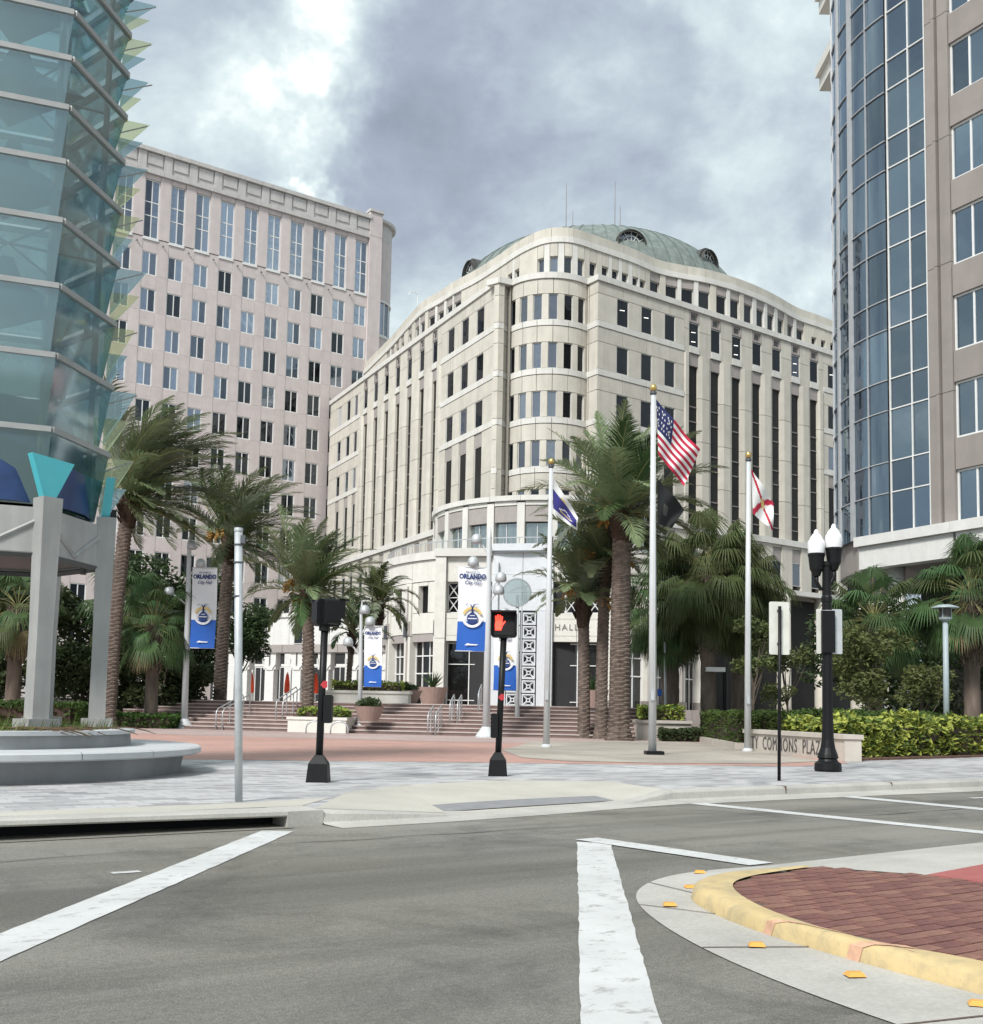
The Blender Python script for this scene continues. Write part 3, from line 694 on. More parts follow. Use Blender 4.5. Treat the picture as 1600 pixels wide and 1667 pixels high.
# ================================================================== CITY HALL
hall = thing('city_hall', 'cream stone city hall with rounded corner bay and green copper dome', 'building', (4.4, 90, 1.45))
RP, RD = Vector((10.01, 88.0)), Vector((math.sin(R_(54)), math.cos(R_(54))))
LP, LD = Vector((-2.65, 93.0)), Vector((math.sin(R_(-27)), math.cos(R_(-27))))
R0, L0 = -2.37, -6.1                      # corners of the two wings along their own measure
RW = Path([RP+RD*-3, RP+RD*40], 1); RW.o = 3.0
LW = Path([LP+LD*-7, LP+LD*36.2], -1); LW.o = 7.0
cR, cL = RP+RD*R0, LP+LD*L0
rR, rL = Vector((7.35, 87.75)), Vector((.95, 88.75))        # re-entrant corners beside the bay
ch = rR-rL; half = ch.length/2; RAD = 3.75
nrm = Vector((ch.y, -ch.x)).normalized()
cc = (rR+rL)/2-nrm*math.sqrt(RAD**2-half**2)
aR = math.atan2(rR.y-cc.y, rR.x-cc.x); aL = math.atan2(rL.y-cc.y, rL.x-cc.x)
if aL > aR: aL -= 2*PI
BAY = Path([(cc.x+RAD*math.cos(aL+(aR-aL)*i/48), cc.y+RAD*math.sin(aL+(aR-aL)*i/48)) for i in range(49)], 1)
RETR = Path([rR, cR], 1); RETL = Path([cL, rL], 1)
def piece(name, path, s0, s1, z0, z1, front, back, m, parent=hall, g=.02, step=.5):
    return path.slab(MB(), s0+g, s1-g, z0+g, z1-g, front, back, step).build(name, m, parent)
FZ, BZ = .0, -.5          # stone face and backing plane
def win_mesh(w, h, fr=.06, mull=(), trans=(), dep=.08):
    mb = MB(); x, y = w/2, h/2
    mb.lo(-x, x, -y, -y+fr, 0, dep); mb.lo(-x, x, y-fr, y, 0, dep); mb.lo(-x, -x+fr, -y+fr, y-fr, 0, dep); mb.lo(x-fr, x, -y+fr, y-fr, 0, dep)
    for q in mull: mb.lo(q-fr/2, q+fr/2, -y+fr, y-fr, 0, dep*.9)
    for q in trans: mb.lo(-x+fr, x-fr, q-fr/2, q+fr/2, 0, dep*.8)
    return mb
PANES = {}
def pane_mesh(w, h, m):
    k = (round(w, 3), round(h, 3), m)
    if k not in PANES: PANES[k] = MB().quad((-w/2, -h/2, 0), (w/2, -h/2, 0), (w/2, h/2, 0), (-w/2, h/2, 0)).mesh('pane', m)
    return PANES[k]
WINS = {}
def window(parent, M, w, h, m, fr=.06, fm='mauve_dark', panes=1, lights=0, trans=()):
    k = (round(w, 2), round(h, 2), fm, panes, tuple(trans))
    if k not in WINS: WINS[k] = win_mesh(w, h, fr, [w*(i/panes-.5) for i in range(1, panes)], trans).mesh('window', fm)
    o = link('window', WINS[k], parent, M)
    pw = w/panes
    for i in range(panes):
        link('pane', pane_mesh(pw-fr, h-fr, m), o, M @ Matrix.Translation((w*((i+.5)/panes-.5), 0, .02)))
    for i in range(lights):
        MB().lo(-w*.22, w*.2, -.025, .025, 0, .01).build('ceiling_light', 'lit', o, M @ Matrix.Translation((0, h*(.12-.40*i), .03)) @ Matrix.Rotation(.12, 4, 'Z'))
    return o
mat('lit', (1.0, .98, .92), emit=.7)
mat('frame_grey', (.62, .61, .575), rough=.6, var=.05)
FR = 'frame_grey'
wins_R = [(-.27, 1.02), (2.45, 3.70), (5.17, 6.42)]
bays_R = [(8.09+2.713*i, 9.32+2.713*i) for i in range(7)]
end_R = [(27.08+2.72*i, 28.33+2.72*i) for i in range(4)]
wins_L = [(-3.40, -1.95), (-.45, .98), (2.45, 3.85)]
bays_L = [(6.09+2.985*i, 7.22+2.985*i) for i in range(7)]
end_L = [(26.95, 27.95), (29.3, 30.45), (32.2, 33.4)]
LIT = {('R', 0, 0), ('R', 0, 1)}
RNDW = random.Random(3)
def wing(path, key, s_start, flats, s_mid0, bays, s_mid1, ends, s_end):
    o = path.o
    def W(s0, s1, z0, z1, m='hall_glass', lights=0, depth=-.12, panes=1):
        if m == 'hall_glass': m = RNDW.choices(('hall_glass', 'hall_glass_bay', 'blind'), (.86, .12, .02))[0]
        window(hall, path.frame((s0+s1)/2+o, (z0+z1)/2, depth), s1-s0, z1-z0, m, .05, FR, panes, lights)
    def P(s0, s1, z0, z1, m='cream', f=FZ, name='stone_panel'): piece(name, path, s0+o, s1+o, z0, z1, f, BZ, m)
    def flat_zone(a, b, wins, nfl=3, key2=''):
        # top course under the ledge
        edges = [a]+[q for w_ in wins for q in w_]+[b]
        for k in range(nfl):
            t = 35.0-4*k; bt = 32.75-4*k
            xs = [a]+[(w_[0]+w_[1])/2 for w_ in wins]+[b]
            for x0, x1 in zip(xs, xs[1:]): P(x0, x1, t, 36.0 if k == 0 else t+1.22)             # head course
            for i in range(0, len(edges), 2): P(edges[i], edges[i+1], bt, t)                       # piers
            for i, w_ in enumerate(wins): W(w_[0], w_[1], bt, t, lights=1 if (key, k, i) in LIT else 0)
            for x0, x1 in zip(xs, xs[1:]): P(x0, x1, bt-.53, bt, 'cream_trim', .05, 'sill_band')
        # below: spandrels over tall slots
        zt = 24.22; P0 = 23.1
        for i in range(0, len(edges), 2):
            P(edges[i], edges[i+1], 20.6, zt); P(edges[i], edges[i+1], 17.3, 20.6)
        for w_ in wins:
            P(w_[0], w_[1], P0, zt, 'mauve', -.06, 'spandrel')
            W(w_[0], w_[1], 18.4, P0, 'slot_glass', depth=-.16); P(w_[0], w_[1], 17.3, 18.4)
    flat_zone(s_start, s_mid0, flats)
    flat_zone(s_mid1, s_end, ends)
    # giant order: pilasters between deep slots
    xs = [s_mid0]+[q for b in bays for q in b]+[s_mid1]
    for i in range(0, len(xs), 2):
        P(xs[i], xs[i+1], 34.3, 36.0); P(xs[i], xs[i+1], 32.2, 34.3)
        a, b = xs[i]-.06, xs[i+1]+.06; c = (b-a)*.24
        for z0, z1 in ((28.4, 32.2), (24.6, 28.4), (20.8, 24.6), (17.3, 20.8)):
            mb = MB(); loc = [(a, -.5), (a+.02, -.05), (a+c, .10), (b-c, .10), (b-.02, -.05), (b, -.5)]
            pts = []
            for s_, off in loc:
                q, d, nn = path.at(s_+o); r = q+nn*off; pts.append((r.x, r.y))
            mb.prism(pts, z0+.02, z1-.02).build('pilaster_block', 'cream', hall)
    for i, (a, b) in enumerate(bays):
        # vent panel
        P(a, b, 34.98, 36.0, 'mauve', -.10, 'vent_panel')
        vp = MB(); path.slab(vp, a+o+.02, b+o-.02, 35.85, 36.0, .02, -.12); path.slab(vp, a+o+.02, b+o-.02, 34.98, 35.10, .02, -.12)
        path.slab(vp, a+o+.02, a+o+.16, 35.1, 35.85, .02, -.12); path.slab(vp, b+o-.16, b+o-.02, 35.1, 35.85, .02, -.12); vp.build('vent_frame', 'mauve', hall)
        MB_ = MB(); path.slab(MB_, a+o+.36, b+o-.36, 35.26, 35.70, -.08, -.2); MB_.build('vent_grille', 'copper_dark', hall)
        W(a, b, 32.85, 34.93, lights={('R', 0): 2, ('R', 2): 2, ('R', 5): 2}.get((key, i), 0))
        P(a, b, 32.25, 32.82, 'cream_trim', .05, 'sill_band')
        P(a, b, 31.15, 32.22, 'mauve', -.08, 'spandrel')
        q = MB(); path.slab(q, a+o, b+o, 17.3, 31.15, -.26, -.31); q.build('slot_glazing', 'slot_glass', hall)
        for z in (27.6, 26.3, 23.6, 22.3, 19.6, 18.3):
            q = MB(); path.slab(q, a+o+.1, b+o-.1, z-.05, z+.05, -.20, -.255); q.build('slot_transom', 'mauve_dark', hall)
    # ledge that crowns the wing
    n = int((s_end-s_start)/3); ls = [s_start-.12+(s_end-s_start+.24)*i/n for i in range(n+1)]
    for x0, x1 in zip(ls, ls[1:]): piece('ledge_stone', path, x0+o, x1+o, 36.0, 36.5, .14, -1.2, 'cream_trim', g=.01)
    # storey below the order
    zz = [s_start]+[q for b in (flats+bays+ends) for q in b]+[s_end]
    for x0, x1 in zip(ls, ls[1:]): piece('ledge_stone', path, x0+o, x1+o, 16.75, 17.3, .22, -.5, 'cream_trim', g=.01)
    for i in range(0, len(zz), 2): P(zz[i], zz[i+1], 12.75, 16.75, 'cream', .04, 'base_panel')
    for a, b in flats+bays+ends:
        P(a, b, 15.28, 16.5, 'mauve', -.06, 'spandrel'); P(a, b, 16.5, 16.75); W(a, b, 13.15, 15.28)
    for x0, x1 in zip(ls, ls[1:]): piece('ledge_stone', path, x0+o, x1+o, 12.3, 12.75, .12, -.5, 'cream_trim', g=.01)
    for j, (a, b) in enumerate(zip(zz[::2], zz[1::2])):
        if key == 'R' and j > 2 and j % 2 == 0:
            q, d, nn = path.at((a+b)/2+o); r = q+nn*-.4
            MB().lathe([(.0, 1.4), (.72, 1.4), (.66, 2.2), (.62, 12.3), (0, 12.3)], (r.x, r.y, 0), 16).build('column', 'cream', hall, smooth=True)
        elif key != 'R' or j <= 2:
            P(a, b, 6.5, 12.3, name='base_panel'); P(a, b, 1.4, 6.5, name='base_panel')
wing(RW, 'R', R0, wins_R, 7.5, bays_R, 26.35, end_R, 38.5)
wing(LW, 'L', L0, wins_L, 5.15, bays_L, 26.1, end_L, 36.1)
# returns beside the rounded bay
for path in (RETR, RETL):
    for k in range(5):
        t = 35.0-4*k
        piece('return_panel', path, 0, path.L, t, 36.0 if k == 0 else t+1.22, FZ, BZ, 'cream')
        if k < 4:
            piece('return_panel', path, 0, path.L, t-2.25, t, FZ, BZ, 'cream'); piece('sill_band', path, 0, path.L, t-2.78, t-2.25, .05, BZ, 'cream_trim')
        else: piece('return_panel', path, 0, path.L, 17.3, t, FZ, BZ, 'cream')
    piece('ledge_stone', path, -.1, path.L+.1, 36.0, 36.5, .14, -1.2, 'cream_trim', g=.005)
# rounded corner bay
nW = 6; pitch = 1.285; mid = BAY.L/2-.02; ww = .74
for k in range(5):
    t, b = (34.75-4*k, 32.62-4*k) if k < 4 else (18.80, 18.05)
    cs = [mid+(i-2.5)*pitch for i in range(nW)]; eds = [0]+[q for c in cs for q in (c-ww/2, c+ww/2)]+[BAY.L]
    hs = [0]+[c for c in cs]+[BAY.L]
    up_ = 36.0 if k == 0 else (t+1.35 if k < 4 else 20.09)
    for x0, x1 in zip(hs, hs[1:]): piece('stone_panel', BAY, x0, x1, t, up_, FZ, BZ, 'cream')
    for i in range(0, len(eds), 2): piece('bay_pier', BAY, eds[i], eds[i+1], b, t, FZ, BZ, 'cream')
    for i, c in enumerate(cs):
        window(hall, BAY.frame(c, (t+b)/2, -.20), ww, t-b, 'hall_glass_bay' if i in (1, 2, 3) or k > 2 else 'hall_glass', .05, FR)
    for x0, x1 in zip(hs, hs[1:]): piece('sill_band', BAY, x0, x1, b-.52, b, .06, BZ, 'cream_trim')
    if k == 4:
        for x0, x1 in zip(hs, hs[1:]): piece('stone_panel', BAY, x0, x1, 16.9, b-.52, FZ, BZ, 'cream')
for i in range(6): piece('ledge_stone', BAY, BAY.L*i/6, BAY.L*(i+1)/6, 36.0, 36.5, .12, -1.2, 'cream_trim', g=.005)
# solid core behind the stone
def inset(q, c=Vector((10, 112)), k=.5): return q+(c-q).normalized()*k
nb_ = [BAY.at(BAY.L*i/24)[0] for i in range(25)]
shift = lambda q, n_, k: (q.x-n_.x*k, q.y-n_.y*k)
lend, rend = LP+LD*36.15, RP+RD*38.5
nL = Vector((-LD.y, LD.x)); nR = Vector((RD.y, -RD.x))
core = [shift(lend, nL, 1.1), shift(cL, nL, 1.1)]+[tuple(q-nrm*.55) for q in nb_]+[shift(cR, nR, 1.1), shift(rend, nR, 1.1), tuple(rend+Vector((-30, 40))), tuple(lend+Vector((25, 25)))]
MB().prism(core, 12.3, 36.3).build('core_wall', 'cream_joint', hall)
core2 = [shift(lend, nL, .49), shift(cL, nL, 3), shift(cR, nR, 3), shift(rend, nR, 3.0), tuple(rend+Vector((-30, 40))), tuple(lend+Vector((25, 25)))]
MB().prism(core2, 1.4, 12.35).build('ground_floor_wall', 'slot_glass', hall)
# end wall of the left wing, seen edge on
# ---- attic storey: serpentine drum set back from the wings
def off(P_, D_, n_, s_, d_): q = P_+D_*s_+n_*d_; return (q.x, q.y)
def bow(P_, D_, n_, c, h_, depth0, depth1, k=9):
    o = []
    for i in range(k):
        t = -1+2*i/(k-1); o.append(off(P_, D_, n_, c+t*h_, depth0+(depth1-depth0)*math.cos(t*PI/2)**1.0))
    return o
cen = Vector((5.0, 89.9))
attic_pts = [off(LP, LD, nL, 35.2, -3.6), off(LP, LD, nL, 29.0, -3.1), (-11.12, 115.5), (-9.14, 110.1), (-7.37, 105.7), (-5.42, 102.7), (-4.06, 100.4), (-1.90, 97.4), (.13, 94.0), (1.40, 91.75), (2.45, 90.2), (3.75, 88.85), (5.0, 88.42), (5.95, 88.5), (6.85, 88.95), (7.75, 89.6), (9.04, 90.5), (10.44, 91.5), (11.87, 92.6), (14.2, 94.6), (16.6, 95.7), (18.57, 96.4), (21.24, 97.9), (24.15, 100.1), (26.73, 102.55), (29.33, 105.3), (31.89, 107.2), (34.41, 109.1), (39.0, 112.5)]
ATT = Path(smooth_path([(p[0], p[1], 0) for p in attic_pts], 6), 1)
def s_near(x, y):
    b = min(range(len(ATT.p)), key=lambda i: (ATT.p[i].x-x)**2+(ATT.p[i].y-y)**2); return ATT.c[b]
AT = 41.2
aw = []   # (s, halfwidth, kind)
for i in range(12):
    q = off(RP, RD, nR, 6.6+(26.4-6.6)*i/11, -2.0); aw.append((s_near(*q), .62, 'bow'))
    q = off(LP, LD, nL, 6.4+(25.8-6.4)*i/11, -2.0); aw.append((s_near(*q), .62, 'bow'))
for i in range(6):
    q = off(RP, RD, nR, -.55+1.17*i, -2.6); aw.append((s_near(*q), .36, 'sq'))
for i in range(4):
    q = off(RP, RD, nR, 28.6+1.3*i, -2.7); aw.append((s_near(*q), .36, 'sq'))
for i in range(2):
    q = off(LP, LD, nL, -2.2-1.1*i, -3.0); aw.append((s_near(*q), .36, 'sq'))
sc = s_near(5.1, 88.4)
for i in range(4): aw.append((sc+(i-1.5)*1.22, .34, 'bay'))
aw.sort()
fl = [aw[0]]
for q in aw[1:]:
    if q[0]-q[1] > fl[-1][0]+fl[-1][1]+.12: fl.append(q)
prev = 0.0
for s_, hw, kd in fl+[(ATT.L, 0, None)]:
    a, b = prev, s_-hw
    n = max(1, int((b-a)/2.2))
    for i in range(n):
        piece('attic_panel', ATT, a+(b-a)*i/n, a+(b-a)*(i+1)/n, 36.2, 39.9, 0, -.4, 'cream' if b-a > .6 else 'cream_trim')
    if kd:
        wt = {'bay': 38.75, 'bow': 39.1, 'sq': 38.75}[kd]; wb_ = {'bay': 37.3, 'bow': 37.2, 'sq': 37.6}[kd]
        if kd == 'bow': piece('attic_spandrel', ATT, s_-hw, s_+hw, wt, 39.9, -.08, -.4, 'mauve')
        else: piece('attic_panel', ATT, s_-hw, s_+hw, wt, 39.9, 0, -.4, 'cream')
        piece('attic_panel', ATT, s_-hw, s_+hw, 36.2, wb_, 0, -.4, 'cream_trim')
        window(hall, ATT.frame(s_, (wb_+wt)/2, -.28), hw*2, wt-wb_, 'hall_glass_bay' if kd == 'bay' else 'hall_glass', .04, FR)
    prev = s_+hw
n = 46
for i in range(n):
    a, b = ATT.L*i/n, ATT.L*(i+1)/n
    piece('cornice_stone', ATT, a, b, 39.9, 40.4, .10, -.4, 'cream_trim', g=.008)
    piece('parapet_stone', ATT, a, b, 40.4, AT, 0, -.5, 'cream', g=.015)
ac = [tuple(ATT.at(ATT.L*i/120)[0]-ATT.at(ATT.L*i/120)[2]*.38) for i in range(121)]+[tuple(rend+Vector((-30, 40))), tuple(lend+Vector((25, 25)))]
MB().prism(ac, 36.3, AT-.25).build('attic_wall', 'cream_joint', hall)
# ---- copper dome with dormers
DC = Vector((10.2, 115.0)); DR = 15.7; zs = 41.6; zt = 50.9
dprof = [(DR+1.0, 36), (DR+1.0, zs-.8), (DR+.4, zs-.2)]
drum = MB().lathe([(DR+1.0, 36), (DR+1.0, zs-.3), (DR-.5, zs+.35)], (DC.x, DC.y, 0), 64).build('drum', 'ivory', hall, smooth=False)
def dz(r): return zs+(zt-zs)*math.sqrt(max(0, 1-(r/(DR+.2))**2.2))
rr = [DR*math.sin(PI/2*i/16) for i in range(17)][::-1]
dome = MB().lathe([(max(r, .01), dz(r)) for r in rr], (DC.x, DC.y, 0), 96).build('dome', 'copper', hall, smooth=True)
seam = MB(); seam.tube([(r, 0, dz(r)+.02) for r in rr], .06, 4); seam_me = seam.mesh('seam', 'copper_seam')
for i in range(64): link('seam', seam_me, dome, Matrix.Translation((DC.x, DC.y, 0)) @ Matrix.Rotation(2*PI*i/64, 4, 'Z'))
# dormers: half-round hoods with fan lights
dm = MB(); k = 12; hw, hd = 1.55, 2.4
arch = [(hw*math.cos(PI*i/k), hw*1.02*math.sin(PI*i/k)) for i in range(k+1)]
vs = []
for x, z in arch:
    for y, s_ in ((0, 1.0), (0, .86), (.35, .86)): vs.append((x*s_, -y-0, z*s_))
for x, z in arch: vs.append((x, hd, z))
m_ = len(arch)
for i in range(k):
    a, b = i*3, i*3+3
    dm.f += [(a, a+1, b+1, b), (a+1, a+2, b+2, b+1), (a, b, m_*3+i+1, m_*3+i)]; dm.m += [0, 0, 0]
dm.v = vs; dm.tube([(-hw, 0, 0), (hw, 0, 0)], .10, 4)
dorm_me = dm.mesh('dormer', 'copper_dark')
fan = MB()
for i in range(1, 6): a = PI*i/6; fan.tube([(.28*math.cos(a), .0, .28*math.sin(a)), (1.5*math.cos(a), 0, 1.5*math.sin(a))], .035, 4)
for r in (.3, .9, 1.4):
    fan.tube([(r*math.cos(PI*i/14), 0, r*math.sin(PI*i/14)) for i in range(15)], .035, 4)
fan.tube([(-1.5, 0, .06), (1.5, 0, .06)], .05, 4); fan_me = fan.mesh('fan_light', 'white_frame')
pn = MB(); pn.add([(0, 0, 0)]+[(1.5*math.cos(PI*i/14), 0, 1.5*math.sin(PI*i/14)) for i in range(15)], [(0, i+1, i+2) for i in range(14)]); pn_me = pn.mesh('dormer_pane', 'hall_glass_bay')
for i in range(10):
    a = -PI/2+R_(9+36*i); r = 14.6
    M = Matrix.Translation((DC.x+r*math.cos(a), DC.y+r*math.sin(a), dz(r)-.35)) @ Matrix.Rotation(a+PI/2, 4, 'Z')
    d_ = link('dormer', dorm_me, dome, M)
    # sub-parts stay under the dome (no fourth level)
    link('fan_light', fan_me, dome, M @ Matrix.Translation((0, .1, 0))); link('dormer_pane', pn_me, dome, M @ Matrix.Translation((0, .2, 0)))
for x, y, z0, z1 in ((6.55, 104.5, 40, 52.95), (11.38, 105, 40, 53.5), (7.24, 105, 40, 50.4), (11.9, 105, 40, 51.0)):
    MB().tube([(x, y, z0), (x, y, z0+7), (x, y, z1)], [.06, .05, .02], 6).build('antenna', 'mauve_dark', hall)
q, d, nn = ATT.at(s_near(*off(LP, LD, nL, 15, -.4)))
MB().tube([(q.x, q.y, AT), (q.x, q.y, AT+1.1), (q.x-.3, q.y-.2, AT+1.35), (q.x-.75, q.y-.4, AT+1.25), (q.x-.85, q.y-.45, AT+.95)], .04, 6).build('roof_camera', 'white_frame', hall)

# ---- entrance rotunda
RC = Vector((4.5, 91)); r2 = 9.4
def ring(name, r, a0, a1, z0, z1, front, back, m, g=.02, step=.5, C=RC, parent=hall):
    P_ = Path([(C.x+r*math.cos(R_(a0)+(R_(a1)-R_(a0))*i/6), C.y+r*math.sin(R_(a0)+(R_(a1)-R_(a0))*i/6)) for i in range(7)], 1)
    return piece(name, P_, 0, P_.L, z0, z1, front, back, m, parent, g, step)
NP = 14
for i in range(NP):
    a = -90-105+15*i
    ring('ring_pier', r2, a-1.9, a+1.9, 12.6, 16.85, .06, -.5, 'cream_trim')
    ring('ring_spandrel', r2, a+1.9, a+13.1, 15.35, 16.6, -.03, -.5, 'mauve'); ring('ring_beam', r2, a+1.9, a+13.1, 16.6, 16.95, .04, -.5, 'cream_trim')
    ring('terrace_glass', r2, a+1.9, a+13.1, 12.7, 15.3, -.38, -.42, 'terrace_glass')
    for q in (7.5,): ring('terrace_mullion', r2, a+q-.25, a+q+.25, 12.7, 15.3, -.30, -.37, 'white_frame')
    ring('ring_ledge', r2, a, a+15, 16.95, 17.35, .22, -.6, 'cream_trim', g=.006)
MB().lathe([(r2-.5, 12.5), (r2-.5, 17.3), (.1, 17.5)], (RC.x, RC.y, 0), 48).build('ring_wall', 'interior', hall)
# terrace slab, parapet and railing
r3 = 13.5
MB().lathe([(r3-.05, 12.45), (.1, 12.5)], (C3.x, C3.y, 0), 72).build('terrace_floor', 'concrete', hall)
for i in range(20):
    a = -90-112+11.2*i*.9
    r_a, r_b = a, a+10.08
    ring('terrace_rail', r3-.5, r_a, r_b, 13.55, 13.62, .02, -.02, 'steel', g=0, C=C3); ring('terrace_rail', r3-.5, r_a, r_b, 12.75, 12.80, .02, -.02, 'steel', g=0, C=C3)
    for k in range(4):
        t = R_(a+10.08*k/4); x, y = C3.x+(r3-.5)*math.cos(t), C3.y+(r3-.5)*math.sin(t)
        MB().tube([(x, y, 12.5), (x, y, 13.6)], .03, 5).build('rail_post', 'steel', hall)
# portal frame: X right, Z out
PA = 10; ax = Vector((math.sin(R_(PA)), math.cos(R_(PA)))); prt = Vector((ax.y, -ax.x)); pout = -ax
PO = C3-ax*12.9+prt*.05
PM = frame((PO.x, PO.y, 0), prt, pout)
def pbox(name, x0, x1, z0, z1, f, b, m, g=.015): return MB().lo(x0+g, x1-g, z0+g, z1-g, b, f).build(name, m, hall, PM)
def pwall(angle0, angle1, z0, z1, name, m, f=0, b=-.5): ring(name, r3, angle0, angle1, z0, z1, f, b, m, C=C3)
half_a = math.degrees(math.asin(5.9/r3)); base_a = -90-PA        # portal centre heading on the circle (polar degrees)
base_a = math.degrees(math.atan2(pout.y, pout.x))
# curved podium on both sides of the portal: bays with piers, windows, doors
for sgn in (-1, 1):
    for i in range(6):
        w_ = 14.0; a0 = base_a+sgn*(half_a+i*w_); a1 = a0+sgn*w_; lo, hi = min(a0, a1), max(a0, a1)
        pa, pb = (hi-3.4, hi) if sgn < 0 else (lo, lo+3.4)          # pier at the near end of the bay
        wa, wb = (lo, hi-3.4) if sgn < 0 else (lo+3.4, hi)
        ring('podium_pier', r3, pa, pb, 1.4, 6.6, .12, -.5, 'ivory', C=C3); ring('podium_pier', r3, pa, pb, 6.6, 10.6, .12, -.5, 'ivory', C=C3)
        ring('plinth', r3, pa-.3, pb+.3, 1.4, 2.1, .22, -.5, 'mauve_dark', C=C3, g=.005)
        pm = (pa+pb)/2
        ring('pier_strip', r3, pm-.45, pm+.45, 2.1, 10.4, .17, .1, 'mauve', C=C3)
        ring('sconce_plate', r3, pm-1.6, pm+1.6, 6.65, 7.75, .2, .1, 'mauve', C=C3)
        ring('sconce', r3, pm-.6, pm+.6, 6.5, 7.6, .42, .2, 'alu_dark', C=C3)
        ring('podium_glazing', r3, wa, wb, 1.4, 6.2, -.55, -.6, 'entry_glass', C=C3)
        for q in (.0, .33, .66, .99):
            am = wa+(wb-wa)*q; ring('podium_mullion', r3, am-.18, am+.18, 1.4, 6.2, -.45, -.54, 'white_frame', C=C3, g=0)
        for z in (3.8, 5.1): ring('podium_transom', r3, wa, wb, z, z+.09, -.44, -.53, 'white_frame', C=C3, g=0)
        ring('podium_lintel', r3, wa, wb, 6.15, 6.75, -.05, -.6, 'mauve', C=C3); ring('podium_panel', r3, wa, wb, 6.75, 8.3, .0, -.6, 'ivory', C=C3)
        wm_ = (wa+wb)/2
        ring('podium_panel', r3, wa, wm_-2.2, 8.3, 10.6, .0, -.6, 'ivory', C=C3); ring('podium_panel', r3, wm_+2.2, wb, 8.3, 10.6, .0, -.6, 'ivory', C=C3)
        ring('podium_window', r3, wm_-2.2, wm_+2.2, 8.3, 10.3, -.42, -.46, 'hall_glass', C=C3); ring('podium_panel', r3, wm_-2.2, wm_+2.2, 10.3, 10.6, 0, -.6, 'ivory', C=C3)
        ring('frieze_panel', r3, lo, hi, 10.6, 12.2, .06, -.6, 'ivory', C=C3); ring('podium_coping', r3, lo, hi, 12.2, 12.8, .22, -.6, 'cream_trim', C=C3, g=.006)
MB().lathe([(r3-.62, 1.3), (r3-.62, 12.3)], (C3.x, C3.y, 0), 72).build('podium_wall', 'interior', hall)
